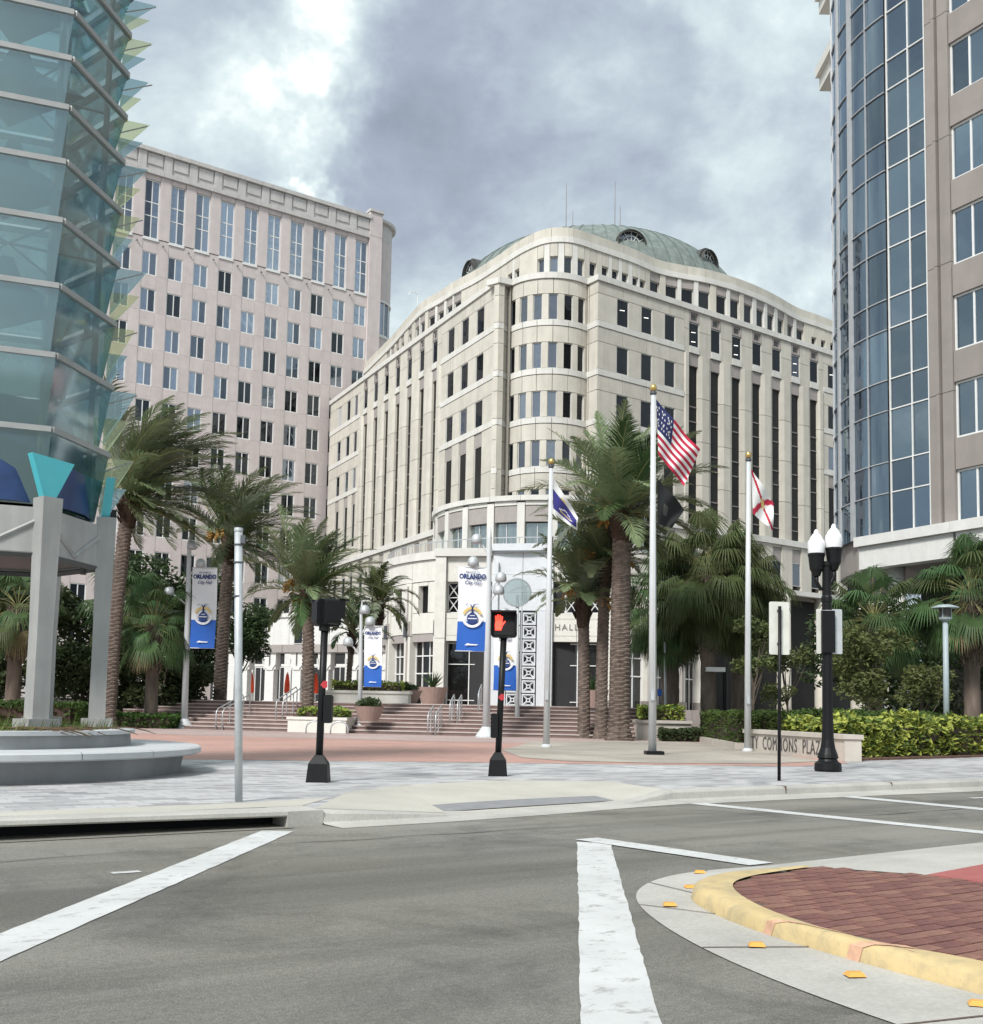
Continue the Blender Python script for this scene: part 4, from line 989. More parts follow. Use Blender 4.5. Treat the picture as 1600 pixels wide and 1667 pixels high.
# portal front
for sg in (-1, 1):
    def B(name, x0, x1, z0, z1, f, b, m): return pbox(name, min(sg*x0, sg*x1), max(sg*x0, sg*x1), z0, z1, f, b, m)
    B('portal_pier', 5.55, 6.35, 1.4, 6.3, .35, -1, 'ivory'); B('portal_pier', 5.55, 6.35, 6.3, 12.2, .35, -1, 'ivory'); B('plinth', 5.5, 6.45, 1.4, 2.1, .42, -.2, 'mauve_dark')
    B('portal_glass', 2.25, 5.55, 1.42, 6.1, -.6, -.63, 'entry_glass')
    for x in (2.3, 3.9, 5.5): B('portal_mullion', x-.05, x+.05, 1.42, 6.1, -.5, -.59, 'white_frame')
    for z in (1.9, 4.48, 6.0): B('portal_transom', 2.3, 5.5, z-.04, z+.05, -.49, -.58, 'white_frame')
    for k_ in range(2): B('lintel_panel', 2.2+1.675*k_, 2.2+1.675*(k_+1), 6.12, 8.15, .12, -.6, 'ivory')
    B('lintel_line', 2.2, 5.55, 7.72, 7.76, .14, .1, 'mauve'); B('lintel_line', 2.2, 5.55, 6.52, 6.56, .14, .1, 'mauve')
    B('lattice_glass', 2.2, 5.55, 8.15, 10.4, -.5, -.53, 'hall_glass')
    for k_ in range(2):
        cx = sg*(2.2+1.675*(k_+.5)); lt = MB(); cz = 9.28; X_, Z_ = .8, 1.08
        for p0, p1 in (((-X_, -Z_), (X_, Z_)), ((-X_, Z_), (X_, -Z_)), ((0, -Z_), (0, Z_)), ((-X_, 0), (X_, 0)), ((-X_, 0), (0, Z_)), ((0, Z_), (X_, 0)), ((X_, 0), (0, -Z_)), ((0, -Z_), (-X_, 0)), ((-X_, -Z_), (X_, -Z_)), ((-X_, Z_), (X_, Z_)), ((-X_, -Z_), (-X_, Z_)), ((X_, -Z_), (X_, Z_))):
            lt.tube([(cx+p0[0], cz+p0[1], -.4), (cx+p1[0], cz+p1[1], -.4)], .04, 4)
        lt.build('lattice', 'white_frame', hall, PM)
        B('frieze_panel', 2.2+1.675*k_, 2.2+1.675*(k_+1), 10.4, 12.2, .05, -.6, 'ivory')
    B('portal_coping', 2.2, 6.45, 12.2, 12.8, .45, -.8, 'cream_trim')
    # aluminium screen: squares with crossed diagonals
    for k_ in range(7):
        z0 = 1.55+k_*.955; z1 = z0+.87; x0, x1 = .10, 1.02; s = MB(); xc, zc = (x0+x1)/2, (z0+z1)/2; hx, hz = (x1-x0)/2, (z1-z0)/2
        for a_, b_, t_ in ((hx, hz, .09), (hx*.34, hz*.34, .08)):
            s.lo(xc-a_, xc+a_, zc-b_, zc-b_+t_, .3, .5); s.lo(xc-a_, xc+a_, zc+b_-t_, zc+b_, .3, .5); s.lo(xc-a_, xc-a_+t_, zc-b_, zc+b_, .31, .49); s.lo(xc+a_-t_, xc+a_, zc-b_, zc+b_, .31, .49)
        for a_ in (-1, 1):
            for b_ in (-1, 1): s.tube([(xc+a_*hx*.3, zc+b_*hz*.3, .4), (xc+a_*hx*.92, zc+b_*hz*.92, .4)], [.06, .10], 4)
            cv = [(xc+hx*.62*math.cos(t), zc+a_*(hz*1.0-.28*hz*math.sin(t)), .4) for t in np.linspace(.15, PI-.15, 7)]; s.tube(cv, .03, 4)
        if sg < 0: s.v = [(-x, y, z) for x, y, z in s.v]
        s.build('screen_square', 'alu', hall, PM)
    B('screen_back', .05, 1.08, 1.42, 8.3, .16, .1, 'alu_dark'); B('screen_panel', 1.08, 2.2, 1.42, 8.3, .42, -.6, 'alu')
    B('screen_edge', -.0, .06, 1.42, 8.3, .46, .1, 'alu')
    for z0, z1, x1 in ((8.3, 9.6, 2.2), (9.6, 10.9, 2.2), (10.9, 12.6, 2.2)): B('crown_panel', 0.0, x1, z0, z1, .30 if z0 < 10 else .2, -.6, 'alu')
    B('crown_fin', 1.7, 1.95, 8.3, 11.8, .55, .25, 'alu')
cap = MB(); cap.lo(-2.4, 2.4, 12.6, 13.1, -.9, .4); cap.build('crown_cap', 'alu', hall, PM)
link('lettering', text_mesh('HALL', .60, 'letter_bronze', .02, space=1.3), hall, PM @ Matrix.Translation((3.15, 7.14, .15)))
link('lettering', text_mesh('CITY', .60, 'letter_bronze', .02, space=1.3), hall, PM @ Matrix.Translation((-3.5, 7.14, .15)))
# ---- low wing with colonnade left of the rotunda
WA, WB = Vector((-8.5, 96)), Vector((-27, 108)); WP = Path([WA, WB], -1)
nn_w = 9
for i in range(nn_w):
    a, b = WP.L*i/nn_w, WP.L*(i+1)/nn_w
    piece('wing_panel', WP, a, b, 6.2, 9.5 if i > 1 else 10.6, 0, -.5, 'white_wall'); piece('wing_coping', WP, a, b, 9.5 if i > 1 else 10.6, 9.9 if i > 1 else 11.0, .15, -.5, 'cream_trim', g=.006)
    if i in (4, 6): window(hall, WP.frame((a+b)/2, 8.3, .01), 1.1, 2.6, 'hall_glass', .06, FR, 1)
    window(hall, WP.frame((a+b)/2, 3.2, -.3), b-a-.9, 3.4, 'entry_glass', .08, 'white_frame', 2)
    piece('wing_pier', WP, a-.45, a+.45, 1.4, 6.2, .05, -.6, 'white_wall')
MB().prism([tuple(WA+Vector((-.6, .7))), tuple(WB+Vector((-.4, .6))), tuple(WB+Vector((8, 14))), tuple(WA+Vector((10, 14)))], 1.4, 9.6).build('wing_wall', 'interior', hall)
CP = Path([WA+Vector((1.2, -8.2)), WB+Vector((-5, -8.2))], -1); CM = CP
n = 10
for i in range(n):
    a = CP.L*(i+.5)/n
    M = CP.frame(a, 0)
    c = MB(); c.lo(-.42, .42, 1.4, 4.3, -.3, .3); c.lo(-.55, .55, 1.4, 1.7, -.42, .42); c.build('colonnade_column', 'white_wall', hall, M)
    c = MB(); c.lo(-.62, -.08, 4.3, 5.7, -.32, .32); c.lo(.08, .62, 4.3, 5.7, -.32, .32); c.lo(-.35, .35, 4.25, 4.55, -.38, .38)
    for s_ in (-1, 1): c.tube([(s_*.35, 4.4, .36), (s_*.62, 4.7, .36), (s_*.62, 5.2, .36)], .07, 5)
    c.build('capital', 'white_wall', hall, M)
    q = MB(); CP.slab(q, CP.L*i/n+.02, CP.L*(i+1)/n-.02, 5.7, 6.35, .5, -1.4); q.build('canopy_slab', 'mauve', hall)
    q = MB(); CP.slab(q, CP.L*i/n+.9, CP.L*(i+1)/n+.35, 4.55, 4.75, .1, -.1); q.build('colonnade_beam', 'white_wall', hall)

# ================================================================== PINK OFFICE TOWER
pink = thing('office_tower', 'pink granite office tower with white framed paired windows, behind the palms', 'building', (-27, 122, 0))
KP, KD = Vector((-27.24, 121.0)), Vector((math.sin(R_(55)), math.cos(R_(55)))); nK = Vector((KD.y, -KD.x))
KW = Path([KP+KD*-40, KP+KD*30], 1); ko = 40
def kp_(name, s0, s1, z0, z1, f, b, m, g=.02): return piece(name, KW, s0+ko, s1+ko, z0, z1, f, b, m, pink, g)
cols = [-12.9+2.805*i for i in range(-3, 10)]; cw = 1.63; ROWS = [49.2-4.0*k for k in range(11)]
s_lo, s_hi = cols[0]-1.2, 14.05
rpanel = 0
for ci, c in enumerate(cols):
    nxt = cols[ci+1] if ci+1 < len(cols) else 14.05
    # pier strip between windows (per two storeys) and spandrels between rows
    for k, t in enumerate(ROWS):
        kp_('granite_pier', c+cw, nxt, t-4.0+1.5, t+1.5, 0, -.4, 'pinkstone', .008)
        kp_('granite_spandrel', c, c+cw, t, t+1.5 if k else 50.45, -.03, -.4, 'pinkstone', .008)
        window(pink, KW.frame(c+cw/2+ko, t-1.25, -.16), cw, 2.5, RNDW.choices(('tower_glass', 'tower_glass_dark', 'blind'), (.72, .24, .04) if k < 4 else ((.45, .50, .05) if k < 5 else (.06, .92, .02)))[0], .10, 'white_frame', 2)  # lower rows mostly dark glass: reflected buildings put into the pane colour
    kp_('granite_pier', c+cw, nxt, 50.75, 57.7, .06, -.4, 'pinkstone')
    kp_('tall_sill', c-.05, c+cw+.05, 50.45, 50.75, .08, -.4, 'white_frame')
    window(pink, KW.frame(c+cw/2+ko, 53.95, -.2), cw, 6.4, 'tower_glass', .10, 'white_frame', 2, trans=(-.75, .75))
    kp_('granite_head', c, c+cw, 57.15, 57.7, .03, -.4, 'pinkstone')
    kp_('corbel', c-.95, c-.05, 58.2, 60.05, .26, 0, 'pinktrim'); kp_('frieze_panel', c+.1, c+1.7, 58.75, 59.95, .22, 0, 'pinktrim')
    kp_('frieze_course', c-.95, c+1.855, 57.7, 58.2, .32, -.3, 'pinktrim', .01); kp_('frieze_back', c-.95, c+1.855, 58.2, 60.05, .12, -.3, 'pinktrim', .01)
    kp_('cornice', c-.95, c+1.855, 60.05, 60.5, .48, -.5, 'pinktrim', .008)
    MB().tube([(0, 0, 0), (0, -.12, .18)], [.10, .06], 6).build('floodlight', 'copper_dark', pink, KW.frame(c+cw+.55+ko, 50.1, .08))
kp_('corner_pier', 14.05, 15.75, 3, 58.0, .35, -.5, 'pinkstone'); kp_('corner_pier', 14.05, 15.75, 58.0, 61.0, .35, -.5, 'pinkstone'); kp_('pier_cap', 13.95, 15.9, 61.0, 61.35, .5, -.6, 'pinktrim')
# rounded re-entrant end bay
ce = KP+KD*15.7-nK*3.3; RB = Path([(ce.x+3.0*math.cos(t), ce.y+3.0*math.sin(t)) for t in np.linspace(math.atan2(nK.y, nK.x), math.atan2(nK.y, nK.x)+R_(105), 22)], 1)
for z0, z1, m_ in ((3, 46, 'pinkstone'), (50.6, 58.0, 'pinkstone'), (58.0, 60.2, 'pinktrim')): piece('bay_wall', RB, 0, RB.L, z0, z1, 0, -.4, m_, pink, .01, .3)
piece('cornice', RB, 0, RB.L, 60.2, 60.6, .45, -.4, 'pinktrim', pink, .01, .3); piece('bay_sill', RB, 0, RB.L, 46, 46.35, .1, -.4, 'white_frame', pink, 0, .3)
for i in range(5): window(pink, RB.frame(RB.L*(i+.5)/5, 48.5, -.15), RB.L/5-.05, 4.3, 'tower_glass', .08, 'white_frame', 1)
piece('bay_sill', RB, 0, RB.L, 50.4, 50.6, .1, -.4, 'white_frame', pink, 0, .3)
e2 = KP+KD*17.45-nK*1.6
kb = MB(); a = KP+KD*s_lo-nK*.39; b = KP+KD*15.7-nK*.39
kb.prism([tuple(a), tuple(b), tuple(b-nK*24), tuple(a-nK*24)], 0, 60.2); kb.build('core_wall', 'pinkstone', pink)
kb = MB(); kb.prism([tuple(e2), tuple(e2+KD*.5), tuple(e2+KD*.5-nK*20), tuple(e2-nK*20-KD*2), tuple(e2-KD*2-nK*2)], 0, 57.9); kb.build('end_wall', 'pinkstone', pink)
kb = MB(); kb.prism([tuple(e2+nK*.1-KD*.1), tuple(e2+KD*.65+nK*.1), tuple(e2+KD*.65-nK*20), tuple(e2-nK*20-KD*.1)], 57.9, 58.3); kb.build('end_coping', 'pinktrim', pink)
kp_('granite_base', s_lo, 14.05, 0, 6.5, .05, -.4, 'pinkstone')

# ================================================================== RIGHT OFFICE TOWER
rtw = thing('office_tower', 'brown stone office tower with rounded glass corner at the right edge', 'building', (20, 50, 0))
TP, TD = Vector((20.41, 49.0)), Vector((math.sin(R_(-28)), math.cos(R_(-28)))); nT = Vector((-TD.y, TD.x))
TW = Path([TP+TD*-40, TP+TD*12], -1); to = 40
def tp_(name, s0, s1, z0, z1, f, b, m, g=.015): return piece(name, TW, s0+to, s1+to, z0, z1, f, b, m, rtw, g)
TZ0, NF = 9.95, 8
heads = [12.32+4.0*k for k in range(NF)]
for bi in range(3):
    sr = -.42-bi*5.6; wl = 4.1         # windows run from sr down to sr-wl
    for k, t in enumerate(heads):
        window(rtw, TW.frame(sr-wl/2+to, t-1.27, -.2), wl, 2.55, 'office_glass', .09, 'white_frame', 4)
        tp_('stone_spandrel', sr-wl, sr, t, t+1.45, 0, -.5, 'brownstone')
    for z in np.arange(9.95, 45, 8): tp_('stone_pier', sr-5.6+.02, sr-wl, z, min(z+8, 45.4), .06, -.5, 'brownstone')
for z in np.arange(9.95, 45, 6.0):
    tp_('corner_pier', -.42, .18, z, min(z+6, 45.4), .05, -.5, 'brownstone'); tp_('corner_pier', .26, .46, z, min(z+6, 45.4), .14, -.5, 'brownstone'); tp_('corner_pier', .46, .94, z, min(z+6, 45.4), .02, -.5, 'brownstone')
mat('mull_grey', (.42, .43, .44), rough=.5, metal=.2)
# curtain wall: flat part, then a quarter-round
cr_ = 8.5; st = TP+TD*3.34; rn = Vector((TD.y, -TD.x)); tc_ = st+rn*cr_
a_start = math.atan2(st.y-tc_.y, st.x-tc_.x)
CW = Path([(tc_.x+cr_*math.cos(a_start-R_(100)*i/60), tc_.y+cr_*math.sin(a_start-R_(100)*i/60)) for i in range(61)], -1)
levels = []
z = 9.42
for k in range(NF+1):
    levels.append((z, z+2.50, 'office_glass')); levels.append((z+2.50, z+4.0, 'office_spandrel')); z += 4.0
vcols = [(.96, 1.93), (1.93, 3.22)]
for a, b in vcols:
    for z0, z1, m_ in levels:
        z0 = max(z0, 9.96); link('pane', pane_mesh(b-a-.05, z1-z0-.05, m_), rtw, TW.frame((a+b)/2+to, (z0+z1)/2, -.06))
for a in (.96, 1.93, 3.22): tp_('mullion', a-.027, a+.027, 9.96, 45.4, .02, -.05, 'white_frame', 0)
for z0, z1, m_ in levels:
    if z1 < 45.3: tp_('transom', .96, 3.22, z1-.027, z1+.027, .015, -.05, 'white_frame', 0)
tp_('shadow_gap', 3.26, 3.36, 9.96, 45.4, -.25, -.4, 'brown_joint', 0)
cwn = [0.06, 1.36, 2.62, 2.95, 4.3, 4.6, 5.9, 7.2, 8.5, 9.8]
for i, (a, b) in enumerate(zip(cwn, cwn[1:])):
    wide = b-a < .5
    if wide: piece('broad_mullion', CW, a, b, 9.96, 45.4, .06, -.1, 'mull_grey', rtw, .01, .2); continue
    for z0, z1, m_ in levels:
        q = MB(); CW.slab(q, a+.025, b-.025, max(z0, 9.96)+.025, z1-.025, -.06, -.09, .22); q.build('pane', m_, rtw)
    piece('mullion', CW, b-.022, b+.022, 9.96, 45.4, .03, -.05, 'mull_grey', rtw, 0, .2)
for z0, z1, m_ in levels:
    if z1 < 45.3: piece('transom', CW, .05, 9.8, z1-.024, z1+.024, .02, -.05, 'mull_grey', rtw, 0, .3)
bodyp = [tuple(TP+TD*-17.2-nT*.5), tuple(TP+TD*3.3-nT*.5)]+[tuple(CW.at(s_)[0]-CW.at(s_)[2]*.3) for s_ in np.linspace(.3, 13.7, 20)]+[tuple(CW.at(13.7)[0]+Vector((25, 5))), tuple(TP+TD*-17.2-nT*35)]
MB().prism(bodyp, 8.4, 45.6).build('core_wall', 'brownstone', rtw)
# white ledge above the ground floor, recessed dark floor below
for i in range(4):
    a = 5.1-i*5.6; tp_('ledge', a-5.6, a, 9.45, 9.93, .55, -.4, 'white_wall', .006); tp_('ledge_fascia', a-5.6, a-.15, 8.35, 9.45, .35, -.4, 'white_wall', .006)
MB().prism([tuple(TP+TD*-17.2-nT*4), tuple(TP+TD*5-nT*4), tuple(TP+TD*9-nT*12), tuple(TP+TD*-17.2-nT*30)], 0, 8.4).build('ground_floor_wall', 'slot_glass', rtw)
for i in range(4):
    q = TP+TD*(3.6-i*5.6)-nT*.7; MB().lathe([(.0, 0), (.42, 0), (.40, 8.36), (0, 8.36)], (q.x, q.y, 0), 14).build('column', 'white_wall', rtw, smooth=True)
for z0, z1 in ((39.0, 40.4), (43.9, 45.3)):      # stone eaves of the far side, seen past the glass
    dl = MB(); dl.lo(19.0, 23, 60.6, 64, z1-.6, z1); dl.lo(19.25, 23, 60.9, 64, z0, z1-.6)
    dl.build('eaves', 'ivory', rtw)

# ================================================================== GLASS LIGHT TOWER
lt = thing('glass_tower', 'six-sided teal glass light tower on concrete posts beside the street', 'sculpture', (-8.1, 17.6, .15))
GC = Vector((-8.06, 17.58)); GR = 1.72; g0 = math.atan2(16.5-GC.y, -6.75-GC.x)
def gv(i, r=GR): a = g0+i*PI/3; return Vector((GC.x+r*math.cos(a), GC.y+r*math.sin(a)))
TZ = [4.14, 5.32, 6.47, 7.56, 8.60, 9.54, 10.42, 11.22, 11.98, 12.7, 13.4, 14.1]
for k in range(len(TZ)-1):
    z0, z1 = TZ[k], TZ[k+1]
    for i in range(6):
        a, b = gv(i), gv(i+1); a2, b2 = gv(i, GR-.17), gv(i+1, GR-.17)
        MB().quad((a2.x, a2.y, z0+.04), (b2.x, b2.y, z0+.04), (b.x, b.y, z1-.04), (a.x, a.y, z1-.04)).build('glass_pane', 'teal_glass', lt)
        d_ = (b-a).normalized(); o_ = Vector((d_.y, -d_.x)); z = z1
        r_ = MB(); r_.box(((a.x+b.x)/2, (a.y+b.y)/2, z), ((b-a).length, .09, .085), (Vector((d_.x, d_.y, 0)), Vector((o_.x, o_.y, 0)), Vector((0, 0, 1)))); r_.build('rail', 'tower_rail', lt)
        # slim bracket and glass fin at each corner
        if i in (0, 5): continue
        f_ = gv(i, GR+.36+.05*(k % 2)); g_ = gv(i, GR-.1); s_ = Vector((-(f_-GC).y, (f_-GC).x)).normalized()*.04
        for zo, ex in ((0, 0), (-.42*(z1-z0), -.10)):
            e_ = gv(i, GR+.36+.05*(k % 2)+ex+.06*math.sin(k*2.3+i)); 
            MB().add([(g_.x, g_.y, z0+.15+zo*.5), (e_.x, e_.y, z1-.05+zo), (g_.x, g_.y, z1-.04+zo), (g_.x+s_.x*6, g_.y+s_.y*6, z0+.3+zo*.5)], [(0, 1, 2), (0, 3, 1)]).build('glass_fin', 'yellow_glass' if (k+(zo < 0)) % 2 == 0 else 'teal_glass', lt)
        MB().tube([(g_.x, g_.y, z1-.3), (f_.x, f_.y, z1-.08)], .012, 4).build('fin_bracket', 'tower_rail', lt)
for i in range(6):
    p = gv(i, GR-.30); q = MB(); q.tube([(p.x, p.y, 3.3), (p.x, p.y, 14.1)], .055, 6); q.build('inner_post', 'tower_dark', lt)
    a, b = gv(i, GR-.3), gv(i+1, GR-.3); dg = MB()
    for k in range(1, len(TZ)-1, 3): dg.tube([(a.x, a.y, TZ[k]), (GC.x, GC.y, TZ[k]+.1)], .025, 4)
    dg.build('inner_strut', 'tower_dark', lt)
for k in range(3, len(TZ)-1, 2):
    MB().lathe([(1.15, 0), (.3, .45), (.1, .9)], (GC.x, GC.y, TZ[k]), 3).build('inner_shade', 'blue_core', lt)
MB().lathe([(1.5, 4.2), (1.45, 4.9), (1.2, 5.6), (.7, 6.0), (.05, 6.15)], (GC.x, GC.y, 0), 20).build('inner_dome', 'blue_core', lt, smooth=True)
for i in range(6):
    p, q = gv(i, GR+.02), gv(i+1, GR+.02); d_ = (q-p).normalized(); rad = (p-GC).normalized(); tan = Vector((-rad.y, rad.x))
    # post: slightly waisted concrete blade
    prof = [(.16, .28), (.75, .21), (2.2, .20), (3.4, .225), (4.26, .25)]; po = MB(); vs = []
    for z, h_ in prof:
        for sx, sy in ((-1, -1), (1, -1), (1, 1), (-1, 1)):
            c = p+rad*(sx*h_*.62)+tan*(sy*h_*.62); vs.append((c.x, c.y, z))
    fs = [(4*j+e_, 4*j+(e_+1) % 4, 4*j+4+(e_+1) % 4, 4*j+4+e_) for j in range(4) for e_ in range(4)]+[(16, 17, 18, 19)]
    po.add(vs, fs).build('post', 'tower_post', lt)
    pb = MB(); c = p
    pb.prism([tuple(c+rad*.24*sx+tan*.24*sy) for sx, sy in ((-1, -1), (1, -1), (1, 1), (-1, 1))], .16, .95).build('post_base', 'tower_post', lt)
    # beam panel with diagonal ribs
    n_ = Vector((d_.y, -d_.x)); n_ = n_ if n_.dot(p-GC) > 0 else -n_
    bm = MB(); pts = [p-n_*.12, q-n_*.12, q-n_*.04, p-n_*.04]; bm.prism([tuple(x) for x in pts], 3.42, 4.12).build('beam_panel', 'tower_post', lt)
    rb = MB(); m0 = (p+q)/2-n_*.03
    for e_, z_e in ((p-n_*.03, 4.0), (q-n_*.03, 4.0)): rb.tube([(m0.x, m0.y, 3.5), (e_.x, e_.y, z_e)], .035, 4)
    rb.build('beam_rib', 'tower_post', lt)
    sb = MB(); sb.tube([(p.x-n_.x*.08, p.y-n_.y*.08, 3.42), (q.x-n_.x*.08, q.y-n_.y*.08, 3.42)], .06, 4).build('beam_soffit', 'tower_dark', lt)
    # turquoise lantern wedge on top of each post
    wz0, wz1 = 4.27, 4.86; lw = MB(); b0 = p+rad*.05; t0 = p+rad*.10
    A = [b0-tan*.10, b0+tan*.10, t0+tan*.34, t0-tan*.34]; Bk = [x-rad*.14 for x in A]
    vs = [(A[0].x, A[0].y, wz0), (A[1].x, A[1].y, wz0), (A[2].x, A[2].y, wz1-.03), (A[3].x, A[3].y, wz1+.03)]+[(Bk[0].x, Bk[0].y, wz0), (Bk[1].x, Bk[1].y, wz0), (Bk[2].x, Bk[2].y, wz1-.03), (Bk[3].x, Bk[3].y, wz1+.03)]
    lw.add(vs, [(0, 1, 2, 3), (7, 6, 5, 4), (3, 2, 6, 7), (0, 3, 7, 4), (1, 5, 6, 2)]).build('lantern', 'turq', lt)
cap = MB(); cap.prism([tuple(gv(i, GR-.15)) for i in range(6)], 3.46, 3.52).build('ceiling', 'tower_dark', lt)
# round bench and planter that carries it
bench = thing('round_bench', 'round grey concrete bench and planter ring under the glass tower', 'bench', (-8.45, 16.9, .15))
BC = (-8.6, 16.9, 0)
MB().lathe([(3.78, .14), (3.84, .46)], BC, 72).build('bench_wall', 'concrete_grey', bench, smooth=True)
for i in range(20):
    a0, a1 = 2*PI*i/20+.0012, 2*PI*(i+1)/20-.0012
    MB().lathe([(2.8, .44), (4.06, .44), (4.10, .46), (4.10, .535), (4.06, .555), (2.8, .555)], BC, 6, a0, a1).build('coping_stone', 'coping', bench)
MB().lathe([(3.02, .55), (3.00, .74)], BC, 72).build('planter_wall', 'concrete_grey', bench, smooth=True)
for i in range(14):
    a0, a1 = 2*PI*i/14+.0012, 2*PI*(i+1)/14-.0012
    MB().lathe([(2.65, .74), (3.07, .74), (3.07, .80), (2.65, .80)], BC, 8, a0, a1).build('planter_coping', 'coping', bench)
MB().lathe([(2.7, .70), (.05, .72)], BC, 40).build('planter_soil', 'soil', bench)

# ================================================================== STREET FURNITURE
def emblem(parent, M, s):
    """gold ring, blue fountain drop and spray, laid on a banner"""
    mb = MB(); n = 28
    def arc(r0, r1, a0, a1, z, cy=0):
        vs = []
        for i in range(n+1):
            a = a0+(a1-a0)*i/n
            vs += [(r0*math.cos(a)*s, (r0*math.sin(a)+cy)*s, z), (r1*math.cos(a)*s, (r1*math.sin(a)+cy)*s, z)]
        return vs, [(2*i, 2*i+1, 2*i+3, 2*i+2) for i in range(n)]
    mb.cur = 0; mb.add(*arc(.72, .95, R_(20), R_(160), .004)); mb.cur = 1; mb.add(*arc(.72, .95, R_(180), R_(360), .004))
    mb.cur = 2; dr = [(.0, .55)]+[(.5*math.cos(a), .5*math.sin(a)-.12) for a in np.linspace(R_(60), R_(-240), 22)]
    mb.add([(x*s, y*s, .005) for x, y in dr], [tuple(range(len(dr)))])
    mb.cur = 1; mb.add([(-.42*s, -.16*s, .0065), (.42*s, -.16*s, .0065), (.42*s, -.08*s, .0065), (-.42*s, -.08*s, .0065)], [(0, 1, 2, 3)]); mb.add([(-.22*s, .12*s, .0065), (.22*s, .12*s, .0065), (.22*s, .18*s, .0065), (-.22*s, .18*s, .0065)], [(0, 1, 2, 3)])
    mb.cur = 2
    for sg in (-1, 1):
        pts = [(0, .5), (0, .85), (sg*.18, 1.16), (sg*.45, 1.22), (sg*.62, 1.1)]; vs = []
        for i, (x, y) in enumerate(pts): t = .09*(1-i/5.5); vs += [((x-t)*s, (y+t*.3)*s, .005), ((x+t)*s, (y-t*.3)*s, .005)]
        mb.add(vs, [(2*i, 2*i+1, 2*i+3, 2*i+2) for i in range(4)])
    return mb.build('emblem', ['banner_gold', 'banner_white', 'navy'], parent, M)
def banner(label, x, y, z0, z1, w, ang, side, blue=.37, curl=.06, detail=True, phase=0.0):
    """cloth hung beside a pole; ang turns it about the vertical, side -1 hangs it to the left"""
    t = thing('street_banner', label, 'banner', (x, y, z0), 'city hall banners on the light poles')
    rt_ = Vector((math.cos(ang), math.sin(ang))); out = Vector((rt_.y, -rt_.x)); h = z1-z0; cx = side*w/2
    n, m_ = 8, 20
    def off_(i, j): u = i/n-.5; v = j/m_; return curl*math.sin(v*3.0+phase)*(1-.3*u)+.03*math.sin(u*5+v*4+phase)
    def pt(i, j):
        u = i/n-.5; v = j/m_; sk = .05*math.sin(v*2.6+phase)*w
        p = Vector((x, y))+rt_*(cx+u*w+sk)+out*off_(i, j); return (p.x, p.y, z0+h*v)
    k = int(round(blue*m_))
    for nm, j0, j1, m2 in (('blue_field', 0, k, 'banner_blue'), ('white_field', k, m_, 'banner_white')):
        mb = MB(); mb.add([pt(i, j) for j in range(j0, j1+1) for i in range(n+1)], [(a*(n+1)+i, a*(n+1)+i+1, (a+1)*(n+1)+i+1, (a+1)*(n+1)+i) for a in range(j1-j0) for i in range(n)]); mb.build(nm, m2, t, smooth=True)
    def lm(v, dy=0):
        u = 0; q = pt(n/2, v*m_); d = Vector((pt(n/2, v*m_+.5)))-Vector(pt(n/2, v*m_-.5)); 
        Mx = frame((q[0]+out.x*.05, q[1]+out.y*.05, q[2]), rt_, out); return Mx
    if detail:
        link('lettering', text_mesh('ORLANDO', w*.235, 'navy', .004, bold=.012*w, sx=.80), t, lm(.885))
        link('lettering', text_mesh('City Hall', w*.19, 'navy', .004, shear=.3, sx=.85), t, lm(.815))
        link('lettering', text_mesh('WELCOME TO', w*.075, 'navy', .004), t, lm(.94))
        sw = MB(); sw.add([(-.22*w, -.02*w, 0), (.2*w, -.02*w, 0), (.26*w, .015*w, 0), (-.02*w, .03*w, 0), (-.12*w, .055*w, 0)], [(0, 1, 2, 3, 4)]); sw.build('footer_mark', 'banner_white', t, lm(.075))
    emblem(t, lm(blue+.03), w*.38)
    for z in (z1, z0):
        MB().tube([(x, y, z), (x+rt_.x*side*w*1.03, y+rt_.y*side*w*1.03, z)], .022, 6).build('banner_arm', 'polepaint', t)
    return t
def light_pole(label, x, y, h, lean, heads, r0=.15):
    t = thing('light_pole', label, 'light pole', (x, y, .15), 'tapered silver light poles with banners')
    tx = x+lean
    MB().tube([(x, y, .15), (x+lean*.5, y, h*.55), (tx, y, h-.5), (tx+.03, y, h)], [r0, r0*.8, r0*.6, .015], 12).build('pole', 'polepaint', t, smooth=True)
    MB().lathe([(.0, .0), (.42, 0), (.42, .06), (.22, .34), (.17, .42), (0, .42)], (x, y, .155), 20).build('base', 'polepaint', t, smooth=False)
    for (dx, z, up_) in heads:
        px = x+lean*(z-.15)/h
        a = MB(); a.tube([(px, y, z-.55*up_), (px+dx*.55, y, z-.15*up_), (px+dx, y, z)], .035, 6).build('arm', 'polepaint', t)
        hd = MB(); hd.lathe([(.0, .30), (.10, .28), (.19, .20), (.22, .06), (.22, -.06), (.16, -.10), (.0, -.11)], (px+dx, y, z), 14).build('lamp_head', 'galv', t, smooth=True)
    return t
light_pole('leaning silver light pole left of the bare grey pole', -13.5, 49.2, 8.95, -.12, ((-.85, 6.15, 1), (.10, 8.25, .2), (.52, 7.45, 1)))
banner('tall white and blue banner beside the left trees', -13.42, 49.15, 3.72, 7.32, 1.12, R_(-3), 1, phase=.4)
light_pole('small silver light pole between the planters', -5.54, 47.5, 5.85, -.08, ((-.55, 3.95, 1), (.14, 5.35, .2), (.38, 4.85, 1)), .11)
banner('small white and blue banner left of the portal', -5.44, 47.45, 2.12, 4.72, .76, R_(-4), 1, phase=1.2)
light_pole('tall silver light pole beside the lit pedestrian signal', -.12, 43.2, 8.45, -.02, ((-.50, 7.85, 1), (-.62, 6.95, .8), (.48, 6.35, 1), (.40, 5.85, 1), (.62, 4.95, 1)), .16)
